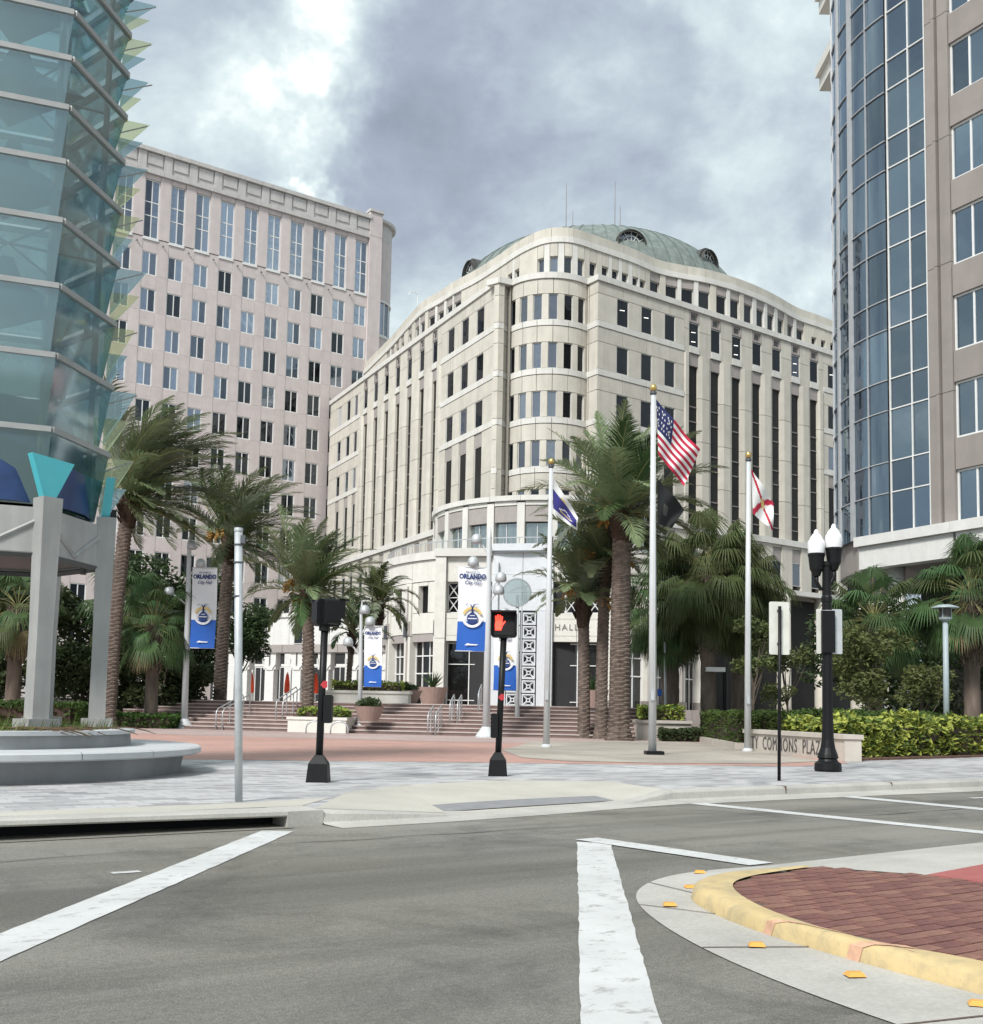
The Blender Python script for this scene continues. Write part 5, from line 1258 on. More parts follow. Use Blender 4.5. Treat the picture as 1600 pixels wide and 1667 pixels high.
banner('largest white and blue banner, hung left of the tall pole', -.24, 43.15, 3.50, 6.80, 1.13, R_(2), -1, phase=.1)
t = thing('disc_post', 'slim silver post carrying a round glass disc before the portal', 'disc sign', (1.2, 47.5, .15))
MB().tube([(1.2, 47.5, .15), (1.1, 47.5, 6.2)], [.11, .07], 10).build('pole', 'polepaint', t, smooth=True)
dm_ = MB(); dm_.lathe([(0, .03), (.58, .03), (.58, -.03), (0, -.03)], (0, 0, 0), 32); dM = frame((1.08, 47.4, 6.3), (1, 0), (0, -1)); dm_.build('disc', 'disc_glass', t, dM)
MB().tube([(.6*math.cos(a), .6*math.sin(a), 0) for a in np.linspace(0, 2*PI, 33)], .03, 6).build('disc_rim', 'steel', t, dM)
banner('partly hidden blue banner behind the lit pedestrian signal', 1.08, 47.45, 2.08, 4.75, .98, R_(0), -1, phase=.8, detail=True, blue=.42)

# ---- bare pole
t = thing('bare_pole', 'plain grey pole with dark straps standing alone on the left pavement', 'pole', (-2.74, 12.3, .15))
MB().tube([(-2.74, 12.3, .15), (-2.80, 12.3, 1.6), (-2.86, 12.3, 3.17)], [.042, .044, .045], 14).build('pole', 'galv', t, smooth=True)
MB().lathe([(.0, .02), (.047, .02), (.05, 0), (.05, -.02)], (-2.86, 12.3, 3.17), 14).build('cap', 'galv', t)
for z in (3.0, 2.80, 2.42): MB().lathe([(.046, -.008), (.052, -.008), (.052, .008), (.046, .008)], (-2.855+.02*(3.1-z)/3*2, 12.3, z), 14).build('strap', 'alu_dark', t)
MB().box((-2.80, 12.28, 3.06), (.05, .05, .09)).build('clamp', 'alu_dark', t)

# ---- pedestrian signals
def hand(parent, M):
    mb = MB()
    palm = [(-.062, -.115), (.035, -.115), (.052, -.06), (.055, .0), (.05, .045), (-.06, .045), (-.066, -.02)]
    mb.add([(x, y, 0) for x, y in palm], [tuple(range(len(palm)))])
    for x, l, a in ((-.048, .075, .08), (-.018, .095, .03), (.013, .09, -.03), (.041, .07, -.10)):
        w_ = .0125; d = Vector((-math.sin(a), math.cos(a))); s = Vector((d.y, -d.x)); b = Vector((x, .035))
        P = [b-s*w_, b+s*w_, b+s*w_+d*l, b+s*w_*.5+d*(l+.011), b-s*w_*.5+d*(l+.011), b-s*w_+d*l]; mb.add([(q.x, q.y, 0) for q in P], [tuple(range(6))])
    P = [(.035, -.07), (.055, -.045), (.088, .0), (.108, .028), (.092, .038), (.066, .012), (.045, -.01)]; mb.add([(x, y, 0) for x, y in P], [tuple(range(7))])
    return mb.build('hand_symbol', 'red_hand', parent, M)
def rbox(w, h, d, r=.03, n=4):
    """box with rounded corners in X-Y, extruded along Z"""
    pts = []
    for cx, cy, a0 in ((w/2-r, h/2-r, 0), (-w/2+r, h/2-r, 90), (-w/2+r, -h/2+r, 180), (w/2-r, -h/2+r, 270)):
        pts += [(cx+r*math.cos(R_(a0+90*i/n)), cy+r*math.sin(R_(a0+90*i/n))) for i in range(n+1)]
    return MB().prism(pts, -d/2, d/2)
def ped(label, x, y, lean, zt, heads, lit):
    t = thing('pedestrian_signal', label, 'pedestrian signal', (x, y, .15), 'black pedestrian signals on the corner')
    hp = zt-.42
    MB().tube([(x, y, .4), (x+lean, y, hp+.06)], .052, 14).build('pole', 'black_paint', t, smooth=True)
    b = MB(); prof = [(.158, 0), (.135, .26), (.07, .36), (.056, .38)]; vs = []
    for r, z in prof: vs += [(x+sx*r*.98, y+sy*r*.98, .15+z) for sx, sy in ((-1, -1), (1, -1), (1, 1), (-1, 1))]
    b.add(vs, [(4*j+e_, 4*j+(e_+1) % 4, 4*j+4+(e_+1) % 4, 4*j+4+e_) for j in range(3) for e_ in range(4)]+[(12, 13, 14, 15)]).build('base', 'black_paint', t)
    for (dx, dy, ang, w_, h_, on) in heads:
        M = Matrix.Translation((x+lean+dx, y+dy, zt-h_/2)) @ Matrix.Rotation(ang, 4, 'Z') @ Matrix.Rotation(PI/2, 4, 'X')
        hd = rbox(w_, h_, .2, .05).build('signal_head', 'black_paint', t, M)
        fr_ = MB(); 
        for a_, b_ in ((1, 0), (0, 1)):
            pass
        lens = rbox(w_*.86, h_*.84, .01, .03).build('lens', 'black_void', hd, M @ Matrix.Translation((0, 0, .105)))
        vz = MB(); vz.lo(-w_/2, w_/2, h_/2-.03, h_/2, .1, .24); vz.lo(-w_/2, -w_/2+.02, -h_/2+.08, h_/2, .1, .18); vz.lo(w_/2-.02, w_/2, -h_/2+.08, h_/2, .1, .18)
        vz.build('visor', 'black_paint', hd, M)
        if on: hand(hd, M @ Matrix.Translation((-.075, .01, .115)))
    MB().box((x+lean*.9, y, hp+.03), (.14, .14, .12)).build('bracket', 'black_paint', t)
    rbox(.12, .40, .16, .03).build('push_button', 'black_paint', t, Matrix.Translation((x+lean*.35+(.10 if not lit else -.09), y, 1.18 if not lit else .96)) @ Matrix.Rotation(PI/2, 4, 'X'))
    st_ = MB(); st_.add([(-.05, 0, 0), (.0, -.05, 0), (.05, -.04, 0), (.05, .05, 0), (0, .06, 0)], [(0, 1, 2, 3, 4)]); st_.build('sticker', 'red_paint', t, Matrix.Translation((x+lean*.55+(.03 if not lit else 0), y-.06, 1.52 if not lit else 1.42)) @ Matrix.Rotation(PI/2, 4, 'X'))
    return t
ped('black pedestrian signal turned away, before the leaning palm', -2.40, 15.77, .02, 2.74, ((.02, .05, R_(205), .36, .38, False), (.08, -.08, R_(115), .30, .36, False)), False)
ped('black pedestrian signal showing a lit red hand', .15, 18.1, .06, 2.83, ((.0, 0, R_(-4), .42, .43, True),), True)

# ---- sign post seen from the back
t = thing('sign_post', 'blank back of a tall white sign on a thin black post', 'sign', (4.75, 18.26, .15))
MB().tube([(4.76, 18.26, .15), (4.78, 18.26, 3.02)], .028, 10).build('post', 'black_paint', t, smooth=True)
rbox(.34, .88, .012, .03).build('sign_panel', 'sign_white', t, Matrix.Translation((4.785, 18.32, 2.66)) @ Matrix.Rotation(R_(4), 4, 'Z') @ Matrix.Rotation(PI/2, 4, 'X'))
for z in (2.95, 2.4): MB().box((4.78, 18.30, z), (.07, .03, .03)).build('clamp', 'alu_dark', t)

# ---- twin acorn lamp
t = thing('street_lamp', 'black cast iron street lamp with two white acorn globes', 'street lamp', (6.6, 21.67, .15))
X, Y = 6.6, 21.67
MB().lathe([(0, 0), (.245, 0), (.26, .04), (.25, .16), (.19, .20), (.175, .24), (.20, .27), (.185, .33), (.14, .46), (.115, .62), (.105, 1.0), (.105, 1.04)], (X, Y, .15), 20).build('base', 'black_paint', t, smooth=False)
MB().lathe([(.105, 1.0), (.10, 2.0), (.095, 3.3), (.11, 3.32), (.11, 3.4), (.09, 3.44), (.085, 4.0), (.12, 4.04), (.05, 4.12), (0, 4.12)], (X, Y, .15), 12).build('shaft', 'black_paint', t)
for dx, dz_ in ((-.20, 0.0), (.145, .12)):
    a = MB(); a.tube([(X, Y, 3.75), (X+dx*.6, Y, 3.72+dz_), (X+dx, Y, 3.85+dz_), (X+dx, Y, 4.0+dz_)], .045, 8).build('arm', 'black_paint', t, smooth=True)
    MB().lathe([(0, 0), (.07, 0), (.10, .08), (.13, .14), (.155, .38), (.165, .41), (.165, .45), (0, .45)], (X+dx, Y, 3.97+dz_), 16).build('fitter', 'black_paint', t, smooth=False)
    MB().lathe([(.155, .44), (.165, .50), (.172, .62), (.160, .70), (.13, .73), (.115, .78), (.075, .83), (.05, .85), (.045, .89), (.02, .93), (0, .935)], (X+dx, Y, 3.97+dz_), 20).build('globe', 'lamp_glass', t, smooth=True)
for dx, w_, m_ in ((-.17, .09, 'sign_white'), (.19, .21, 'sign_back')):
    rbox(w_, .88, .012, .02).build('sign_panel', m_, t, Matrix.Translation((X+dx, Y-.02, 2.88)) @ Matrix.Rotation(R_(6), 4, 'Z') @ Matrix.Rotation(PI/2, 4, 'X'))
MB().lo(X-.135, X+.12, Y-.135, Y-.06, 2.46, 3.28).build('sign_bracket', 'black_paint', t)
for z in (2.5, 3.28): MB().lathe([(.11, -.012), (.135, -.012), (.135, .012), (.11, .012)], (X, Y, z), 14).build('band', 'sign_back', t)

# ---- flagpoles and flags
def flagpole(label, x, y, h, lean, r, base=True, shoe=False):
    t = thing('flagpole', label, 'flagpole', (x, y, .15), 'white flagpoles on the flag court')
    MB().tube([(x, y, .15), (x+lean*.5, y, h*.5), (x+lean, y, h)], [r, r*.85, r*.55], 14).build('pole', 'polepaint', t, smooth=True)
    s = MB().lathe([(.0, .11), (.05, .10), (.085, .05), (.095, 0), (.085, -.05), (.05, -.09), (0, -.1)], (x+lean, y, h+.16), 14).build('finial', 'gold', t, smooth=True)
    MB().lathe([(.0, .06), (.09, .06), (.09, 0), (.05, -.05)], (x+lean, y, h), 12).build('truck', 'alu_dark', t)
    if shoe: MB().box((x+.04, y, .205), (.46, .5, .09)).build('shoe', 'black_paint', t)
    else: MB().lathe([(0, .0), (r*1.6, 0), (r*1.5, .05), (r, .09)], (x, y, .165), 14).build('collar', 'polepaint', t)
    MB().box((x-.02+lean*.1, y-.10, 1.66), (.09, .12, .22)).build('cleat_box', 'galv', t)
    MB().tube([(x+.02, y-.11, 1.7), (x+lean+.06, y-.04, h-.02)], .006, 4).build('halyard', 'white_frame', t)
    return t
flagpole('white flagpole carrying the white and blue city flag', 1.69, 32.8, 8.55, .02, .10)
flagpole('tallest white flagpole, carrying the striped flag', 4.20, 28.59, 9.62, -.04, .105, shoe=True)
flagpole('white flagpole carrying the red saltire flag', 7.58, 32.6, 8.82, .03, .10)
def flag(name, label, TL, TR, BR, BL, y, depth, nx, ny, paint_, mats, ripples=2.2, amp=.10, sag=.0, ph=0.0):
    """cloth between four corner points (x, z) of a hoist and fly edge; ripples push it in depth"""
    mb = MB(); vs = []
    for j in range(ny+1):
        for i in range(nx+1):
            u, v = i/nx, j/ny
            a = (TL[0]+(TR[0]-TL[0])*u, TL[1]+(TR[1]-TL[1])*u); b = (BL[0]+(BR[0]-BL[0])*u, BL[1]+(BR[1]-BL[1])*u)
            x = a[0]+(b[0]-a[0])*v; z = a[1]+(b[1]-a[1])*v
            wv = math.sin((u*ripples+v*.7)*2*PI+ph); x += .018*wv*u; z += .02*math.cos((u*ripples+v*.5)*2*PI+ph)*u-sag*math.sin(u*PI)*v
            vs.append((x, y+depth*u+amp*u**.6*wv, z))
    mb.v = vs
    for j in range(ny):
        for i in range(nx):
            mb.f.append((j*(nx+1)+i, j*(nx+1)+i+1, (j+1)*(nx+1)+i+1, (j+1)*(nx+1)+i)); mb.m.append(paint_((i+.5)/nx, (j+.5)/ny))
    o = mb.build(name, mats, smooth=True); tag(o, label, 'flag', 'flags flying on the court'); return o
def us(u, v):
    k = int(v*13)
    if u < .40 and k < 7:
        cx, cy = u/.40*11, v*13/7*9
        if int(cx) % 2 == 1 and int(cy) % 2 == 1 or (int(cx) % 4 == 0 and int(cy) % 4 == 2): return 0 if (int(cx*2)+int(cy*2)) % 2 == 0 else 2
        return 2
    return 1 if k % 2 == 0 else 0
flag('flag', 'red and white striped flag with starred blue canton', (4.23, 9.47), (5.50, 8.25), (5.07, 7.28), (4.30, 7.98), 28.55, .55, 52, 26, us, ['flag_white', 'flag_red', 'flag_navy'], 1.8, .10, ph=.5)
flag('flag', 'black flag hanging below the striped flag', (4.27, 7.36), (5.08, 6.65), (4.75, 6.12), (4.29, 6.14), 28.55, .5, 24, 14, lambda u, v: 0 if not (.3 < u < .5 and .4 < v < .7) else 1, ['flag_black', 'copper_dark'], 1.3, .12)
def cityf(u, v):
    if v < .30: return 2 if (.30 < u < .55 and v > .2 and (u-.42)**2*6+(v-.42)**2*3 < .12 and (u-.42)**2*6+(v-.42)**2*3 > .03) else 0
    if v > .88 or u > .96: return 0
    return 0 if abs(v-.66-.08*math.sin(u*9)) < .025 and .25 < u < .8 else (2 if abs(v-.76) < .02 and .3 < u < .7 else 1)
flag('flag', 'white and dark blue flag with gold emblem drooping on the left pole', (1.74, 8.27), (2.58, 7.12), (2.55, 6.70), (1.80, 7.12), 32.75, .5, 28, 22, cityf, ['flag_white', 'flag_purple', 'banner_gold'], 1.5, .10)
def fl(u, v):
    if (u-.5)**2*2.2+(v-.5)**2 < .018: return 2
    return 1 if abs(u-v) < .085 or abs(u+v-1) < .085 else 0
flag('flag', 'white flag with red diagonal cross drooping on the right pole', (7.68, 8.57), (8.48, 7.66), (8.45, 6.78), (7.73, 7.20), 32.55, .5, 30, 26, fl, ['flag_white', 'flag_red', 'banner_gold'], 1.2, .12, ph=1.0)

def fit_x(me, wd):
    xs = [v.co.x for v in me.vertices]; me.transform(Matrix.Diagonal((wd/(max(xs)-min(xs)), 1, 1, 1))); return me
# ---- lettered plaza wall
t = thing('plaza_wall', 'low beige stone wall lettered CITY COMMONS PLAZA', 'sign wall', (8.1, 30, .15))
A_, B_ = Vector((7.71, 33.55)), Vector((8.51, 26.6)); WPth = Path([A_, B_], 1)
nn2 = Path([A_, B_], -1)
n0 = nn2.at(1)[2]; wp = nn2 if n0.x < 0 else WPth
for i in range(4):
    a, b = wp.L*i/4, wp.L*(i+1)/4
    piece('wall_stone', wp, a, b, .15, .68, 0, -.42, 'pole_stone', t, .004)
    piece('coping_stone', wp, a-(.04 if i == 0 else 0), b+(.04 if i == 3 else 0), .68, .80, .05, -.46, 'pole_stone', t, .004)
right_w = wp.at(1)[1]*wp.side; r0s = Vector((right_w.x, right_w.y))
ctr = wp.at(wp.L*.43)[0]+wp.at(1)[2]*.004
link('lettering', fit_x(text_mesh('CITY  COMMONS  PLAZA', .52, 'letter_dark', .012, bold=-.003, space=1.12), 5.8), t, frame((ctr.x, ctr.y, .41), r0s, wp.at(1)[2]))
# low bed kerb running left from the wall
t = thing('bed_edging', 'low beige kerb edging the hedge bed left of the lettered wall', 'bed edging', (8, 39, .15))
EP = Path([(8.2, 44.0), (7.62, 34.5)], 1); EP = Path([(8.2, 44.0), (7.62, 34.5)], -1) if EP.at(1)[2].x > 0 else EP
for i in range(5): piece('edging_stone', EP, EP.L*i/5, EP.L*(i+1)/5, .15, .36, 0, -.3, 'pole_stone', t, .004)

# ---- blue-green lamp in the right bed
t = thing('garden_lamp', 'slim blue-grey garden lamp with flat cap behind the lime shrubs', 'garden lamp', (14.9, 36.2, .3))
X, Y = 14.9, 36.2
MB().tube([(X, Y, .2), (X+.02, Y, 4.45)], [.10, .085], 12).build('post', 'bluepole', t, smooth=True)
MB().lathe([(.10, 0), (.20, .06), (.22, .12), (.10, .14)], (X+.02, Y, 4.42), 16).build('collar', 'bluepole', t)
MB().lathe([(.17, .12), (.19, .42), (.0, .42)], (X+.02, Y, 4.42), 14).build('lantern', 'copper_dark', t)
for k in range(4): a = PI/4+k*PI/2; MB().tube([(X+.02+.2*math.cos(a), Y+.2*math.sin(a), 4.54), (X+.02+.2*math.cos(a), Y+.2*math.sin(a), 4.86)], .015, 4).build('cage_bar', 'bluepole', t)
MB().lathe([(.0, .10), (.2, .09), (.42, .02), (.43, -.02), (0, -.02)], (X+.02, Y, 4.87), 20).build('cap', 'bluepole', t)

# ---- handrails on the steps
def handrail(label, th, r_out, r_in, z0, z1):
    a, b = arcpt(r_out, th), arcpt(r_in, th); t = thing('handrail', label, 'handrail', (*a, z0), 'steel handrails on the plaza steps')
    d = (Vector(b)-Vector(a)).normalized()
    for s in (-.16, .16):
        o_ = Vector((-d.y, d.x))*s; A = Vector(a)+o_; B = Vector(b)+o_
        P = [(A.x, A.y, z0), (A.x, A.y, z0+.75), (A.x+d.x*.12, A.y+d.y*.12, z0+.9), (B.x-d.x*.12, B.y-d.y*.12, z1+.9), (B.x, B.y, z1+.78), (B.x, B.y, z1)]
        MB().tube(P, .028, 8).build('rail', 'steel', t, smooth=True)
        MB().tube([((A.x+B.x)/2, (A.y+B.y)/2, (z0+z1)/2), ((A.x+B.x)/2, (A.y+B.y)/2, (z0+z1)/2+.9)], .024, 8).build('post', 'steel', t)
    return t
handrail('steel handrail at the foot of the steps, left of the tall pole', -8.4, 46.2, 45.0, .155, .45)
handrail('steel handrail halfway up the steps, left of the tall pole', -7.6, 44.7, 43.6, .65, .95)
handrail('steel handrail at the top of the steps, left of the tall pole', -6.3, 43.2, 42.0, 1.1, 1.45)
handrail('steel handrail on the far left steps behind the bare pole', -20.5, 45.9, 43.8, .155, .8)
handrail('steel handrail on the left steps, beside the leaning palm', -17.6, 44.8, 42.9, .6, 1.2)

# ---- colonnade furniture: folded orange parasols
def parasol(label, x, y, h=3.2):
    t = thing('folded_parasol', label, 'parasol', (x, y, 1.45), 'folded orange parasols at the colonnade')
    MB().tube([(x, y, 1.45), (x, y, 1.45+h)], .05, 8).build('pole', 'steel', t)
    MB().lathe([(.02, h), (.12, h-.25), (.22, h-.9), (.25, h-1.6), (.2, h-1.8), (.05, h-1.78)], (x, y, 1.45), 9).build('canopy', 'orange_cloth', t)
    MB().lathe([(0, 0), (.35, 0), (.35, .08), (0, .1)], (x, y, 1.45), 12).build('base', 'concrete', t)
parasol('leftmost folded orange parasol under the white colonnade', -20.9, 97.0, 2.7); parasol('second folded orange parasol from the left under the colonnade', -19.0, 96.0, 2.7)
parasol('third folded orange parasol, right of the broad white column', -17.4, 95.0, 2.7); parasol('folded orange parasol behind the leaning palm trunk', -14.7, 93.4, 2.7)
def table(label, x, y):
    t = thing('cafe_table', label, 'table', (x, y, 1.45), 'cafe tables at the colonnade')
    MB().lathe([(0, .72), (.5, .72), (.5, .76), (0, .76)], (x, y, 1.45), 16).build('tabletop', 'steel', t)
    MB().tube([(x, y, 1.45), (x, y, 2.18)], .04, 8).build('leg', 'steel', t)
    MB().lathe([(0, 0), (.3, 0), (.28, .03), (0, .04)], (x, y, 1.45), 12).build('base', 'steel', t)
table('small steel cafe table beside the orange parasols', -13.2, 83.5); table('small steel cafe table right of the leaning palm trunk', -11.4, 83.4)

# ---- planter bowls and planter walls
def bowl(label, x, y, z, r=.75, h=.8):
    t = thing('planter_bowl', label, 'planter', (x, y, z), 'terracotta planter bowls by the entrance')
    MB().lathe([(0, 0), (r*.62, 0), (r*.66, .06), (r*.9, h*.7), (r, h*.95), (r*1.02, h), (r*.92, h), (r*.85, h-.08), (0, h-.1)], (x, y, z), 22).build('bowl', 'terracotta', t, smooth=False)
    return t, (x, y, z+h-.05)
BOWLS = [bowl('terracotta planter bowl beside the small light pole', -5.0, 46.1, .66, .62, .62), bowl('terracotta planter bowl on the upper steps', -3.9, 52.0, 1.45, .72, .62),
         bowl('large planter bowl with a spiky plant left of the portal', -3.9, 75.0, 1.45, 1.05, 1.25), bowl('large planter bowl right of the portal, behind the palm trunks', 6.9, 74.2, 1.45, 1.05, 1.25)]
def planter(label, pts, z0, z1, m_='ivory'):
    t = thing('planter_wall', label, 'planter', (pts[0][0], pts[0][1], z0), 'white planters on the steps')
    c = Vector((sum(p[0] for p in pts)/len(pts), sum(p[1] for p in pts)/len(pts)))
    MB().prism(pts, z0, z1-.12).build('planter_body', m_, t); MB().prism([tuple(c+(Vector(p)-c)*1.04) for p in pts], z1-.12, z1).build('coping', m_, t)
    MB().prism([tuple(c+(Vector(p)-c)*.86) for p in pts], z1, z1+.03).build('planter_soil', 'soil', t); return t
planter('low white planter at the foot of the steps left of the small pole', [(-8.4, 46.3), (-5.9, 45.7), (-5.7, 47.8), (-8.2, 48.6)], .15, .80)
planter('upper white planter behind the small pole', [(-7.6, 50.6), (-3.7, 50.2), (-3.6, 53.5), (-7.5, 54)], 1.0, 2.0)
planter('beige planter behind the tallest flagpole', [(5.9, 44.3), (8.1, 44.6), (8.4, 49), (6.2, 48.6)], .15, .95, 'pole_stone')
# bench loops at the foot of the steps
for k_, (x, y, lb) in enumerate(((-7.0, 44.6, 'small steel loop rail left of the small light pole'), (-6.0, 44.5, 'small steel loop rail at the small light pole base'))):
    t = thing('loop_rail', lb, 'bike rack', (x, y, .15), 'steel loops at the foot of the steps')
    MB().tube([(x-.35, y, .15)]+[(x-.35*math.cos(a), y, .35+.3*math.sin(a)) for a in np.linspace(0, PI, 9)]+[(x+.35, y, .15)], .03, 8).build('loop', 'steel', t, smooth=True)
# security camera post among the right palms
t = thing('camera_post', 'slim black post with a white floodlight among the right palms', 'camera post', (10.6, 50, .15))
MB().tube([(10.6, 50, .15), (10.6, 50, 3.35)], .10, 8).build('post', 'black_paint', t); MB().box((10.15, 49.9, 3.25), (.85, .25, .2)).build('floodlight', 'white_frame', t)
# small blue parking sign near the right palms
t = thing('blue_sign', 'small blue sign on a grey post behind the tallest flagpole', 'sign', (8.05, 52, .15))
MB().tube([(8.25, 52, .15), (8.2, 52, 4.6)], .06, 8).build('post', 'galv', t); MB().box((7.95, 51.93, 2.2), (.2, .02, .32)).build('sign_panel', 'banner_blue', t)

# ================================================================== PLANTS
def feather_frond(mb, rnd, o, az, el, L, wind, droop, nl=46, wl=.055, lf=.26, wscale=1.0):
    """one pinnate palm frond: arching rachis with two rows of leaflets swept by the wind"""
    n = 16; p = Vector(o); d = Vector((math.cos(az)*math.cos(el), math.sin(az)*math.cos(el), math.sin(el))); pts = [p.copy()]; ds = []
    W = Vector(wind)
    for i in range(n):
        t = i/n
        d = (d+Vector((0, 0, -droop*(.25+1.1*t)/n*1.6))+W*(.35+t)/n*1.5).normalized(); ds.append(d.copy()); p = p+d*(L/n); pts.append(p.copy())
    ds.append(d)
    mb.cur = 1; r0 = .035*wscale; mb.tube(pts[::2]+([pts[-1]] if n % 2 else []), [r0*(1-.85*i/8) for i in range(len(pts[::2]))], 3, cap=False)
    mb.cur = 0
    for k in range(nl):
        t = .10+.90*k/(nl-1); q = t*n; i = min(int(q), n-1); f = q-i
        b = pts[i].lerp(pts[i+1], f); T = ds[i].lerp(ds[i+1], f).normalized()
        side = T.cross(Vector((0, 0, 1)))
        if side.length < .05: side = Vector((1, 0, 0))
        side.normalize(); upv = side.cross(T).normalized()
        ll = L*lf*(math.sin(PI*min(1, .10+.9*t))**.6*.95+.08)*rnd.uniform(.85, 1.12)*(1-.45*t**4)
        for sg in (-1, 1):
            dr = (side*sg*.75+T*(.55+.5*t)+upv*rnd.uniform(.15, .55)*(1-.5*t)+W*.55+Vector((rnd.uniform(-.12, .12), rnd.uniform(-.12, .12), rnd.uniform(-.15, .05)))).normalized()
            e1 = b+dr*ll*.5; d2 = (dr+W*.35+Vector((0, 0, -.35))).normalized(); e2 = e1+d2*ll*.5
            wv = dr.cross(upv).normalized()*wl/2*rnd.uniform(.8, 1.2)
            mb.add([b-wv*.7, b+wv*.7, e1+wv, e1-wv, e2], [(0, 1, 2, 3), (3, 2, 4)])
def date_trunk(x, y, z0, ztop, dx, r, rnd, rings=None):
    """trunk clad in staggered leaf-base scales: each scale swells upward, then steps back"""
    mb = MB(); n = 18; row = .17; H = ztop-z0; rings = int(H/(row/4)); vs = []
    for j in range(rings+1):
        t = j/rings; z = z0+H*t; rr = r*(1.10-.16*t)*(1+.35*max(0, .06-t)/.06)
        for k in range(n):
            a = 2*PI*k/n; ph = ((j/4)+(.5 if (k//3) % 2 else 0)+.17*math.sin(a)) % 1.0
            edge = .5+.5*math.cos((k % 3-1)*1.3)
            bump = .90+.24*ph*edge+rnd.uniform(-.02, .02)
            vs.append((x+dx*t*t+rr*bump*math.cos(a), y+rr*bump*math.sin(a), z))
    mb.add(vs, [(j*n+k, j*n+(k+1) % n, (j+1)*n+(k+1) % n, (j+1)*n+k) for j in range(rings) for k in range(n)]); return mb
def date_palm(label, x, y, z0, zc, dx, r, L, nf, wind, seed, m='palm_leaf', fruit=True, upright=.5, droop=.9, one_side=0, spread=100, group='feather-leaved date palms of the plaza', nl=46, lf=.26):
    rnd = random.Random(seed); t = thing('date_palm', label, 'palm tree', (x, y, z0), group)
    date_trunk(x, y, z0, zc, dx, r, rnd).build('trunk', 'trunk_date', t)
    c = MB(); c.lathe([(r*.95, -1.1), (r*1.35, -.5), (r*1.5, -.1), (r*1.1, .35), (.05, .5)], (x+dx, y, zc), 12)
    for k in range(40):
        a = rnd.uniform(0, 2*PI); zz = rnd.uniform(-1.0, .25); q = Vector((x+dx+r*1.25*math.cos(a), y+r*1.25*math.sin(a), zc+zz)); dd = Vector((math.cos(a)*.6, math.sin(a)*.6, 1)).normalized()
        s = dd.orthogonal().normalized()*.05; c.add([q-s, q+s, q+dd*.4], [(0, 1, 2)])
    c.build('crown_shaft', 'trunk_fibre', t)
    for i in range(nf):
        f = (i+.5)/nf; az = i*2.39996+rnd.uniform(-.2, .2); el = R_(84)-R_(spread)*f**1.15+rnd.uniform(-.1, .1)
        if one_side and math.cos(az) < -.2 and rnd.random() < one_side: az = PI-az
        Lf = L*(rnd.uniform(.82, 1.08))*(.72+.28*math.sin(PI*min(1, f*1.2)))
        mb = MB(); feather_frond(mb, rnd, (x+dx+.12*math.cos(az), y+.12*math.sin(az), zc+.25-.3*f), az, el, Lf, wind, droop*(.7+.6*f), nl, lf=lf)
        mm = m if rnd.random() < .78 else ('palm_leaf_pale' if rnd.random() < .6 else 'palm_leaf_deep')
        mb.build('frond', [mm, 'rachis'], t)
    if fruit:
        for i in range(3):
            az = rnd.uniform(0, 2*PI); mb = MB(); o = Vector((x+dx, y, zc+.1)); e = o+Vector((math.cos(az)*.8, math.sin(az)*.8-.3, rnd.uniform(-.1, .5)))
            for k in range(22):
                q = e+Vector((rnd.uniform(-.3, .3), rnd.uniform(-.3, .3), rnd.uniform(-.55, .1))); mb.tube([o.lerp(e, .7), e.lerp(q, .6), q], [.03, .03, .045], 4)
            mb.build('fruit_cluster', 'fruit', t)
    return t
WN = (.62, .05, -.05)
date_palm('tall windswept date palm rising right of the glass tower', -16.3, 47.5, .15, 9.9, .45, .30, 5.6, 66, (.62, .05, .03), 11, 'palm_leaf', True, one_side=.8, droop=.7, nl=50)
date_palm('windswept date palm behind the bare grey pole', -13.4, 55.0, .15, 9.3, .2, .30, 4.8, 54, (.48, .05, .05), 12, 'palm_leaf', True, one_side=.5, droop=.8)
date_palm('leaning date palm behind the turned pedestrian signal', -8.05, 49.1, .15, 6.2, -.15, .26, 4.1, 52, (.36, .05, .02), 13, 'palm_leaf', True, one_side=.3, droop=.85)
date_palm('short date palm, nearest trunk to the lettered portal', 3.86, 45.4, .15, 5.75, -.08, .24, 3.5, 40, (.12, .1, -.05), 14, 'palm_leaf', True, spread=72, droop=.9)
date_palm('middle date palm of the clustered trio', 4.51, 44.9, .15, 7.35, .12, .24, 3.7, 42, (.15, .1, .02), 15, 'palm_leaf', True, spread=72, droop=.85)
date_palm('tallest and thickest date palm of the clustered trio', 4.98, 42.6, .15, 8.9, .05, .38, 4.6, 52, (.22, .1, .02), 16, 'palm_leaf', True, spread=92, droop=.75, nl=52)
date_palm('small drooping palm behind the small banner', -6.1, 58, 1.45, 6.6, .2, .17, 2.9, 22, (.25, 0, -.15), 17, 'palm_leaf_olive', False, droop=1.6, group='slender palms on the upper plaza')
date_palm('low palm with broad dark fronds beside the small light pole', -6.9, 54, 1.45, 4.9, .1, .13, 2.5, 14, (.3, 0, -.1), 18, 'palm_leaf_deep', False, droop=1.2, group='slender palms on the upper plaza', nl=30, lf=.3)

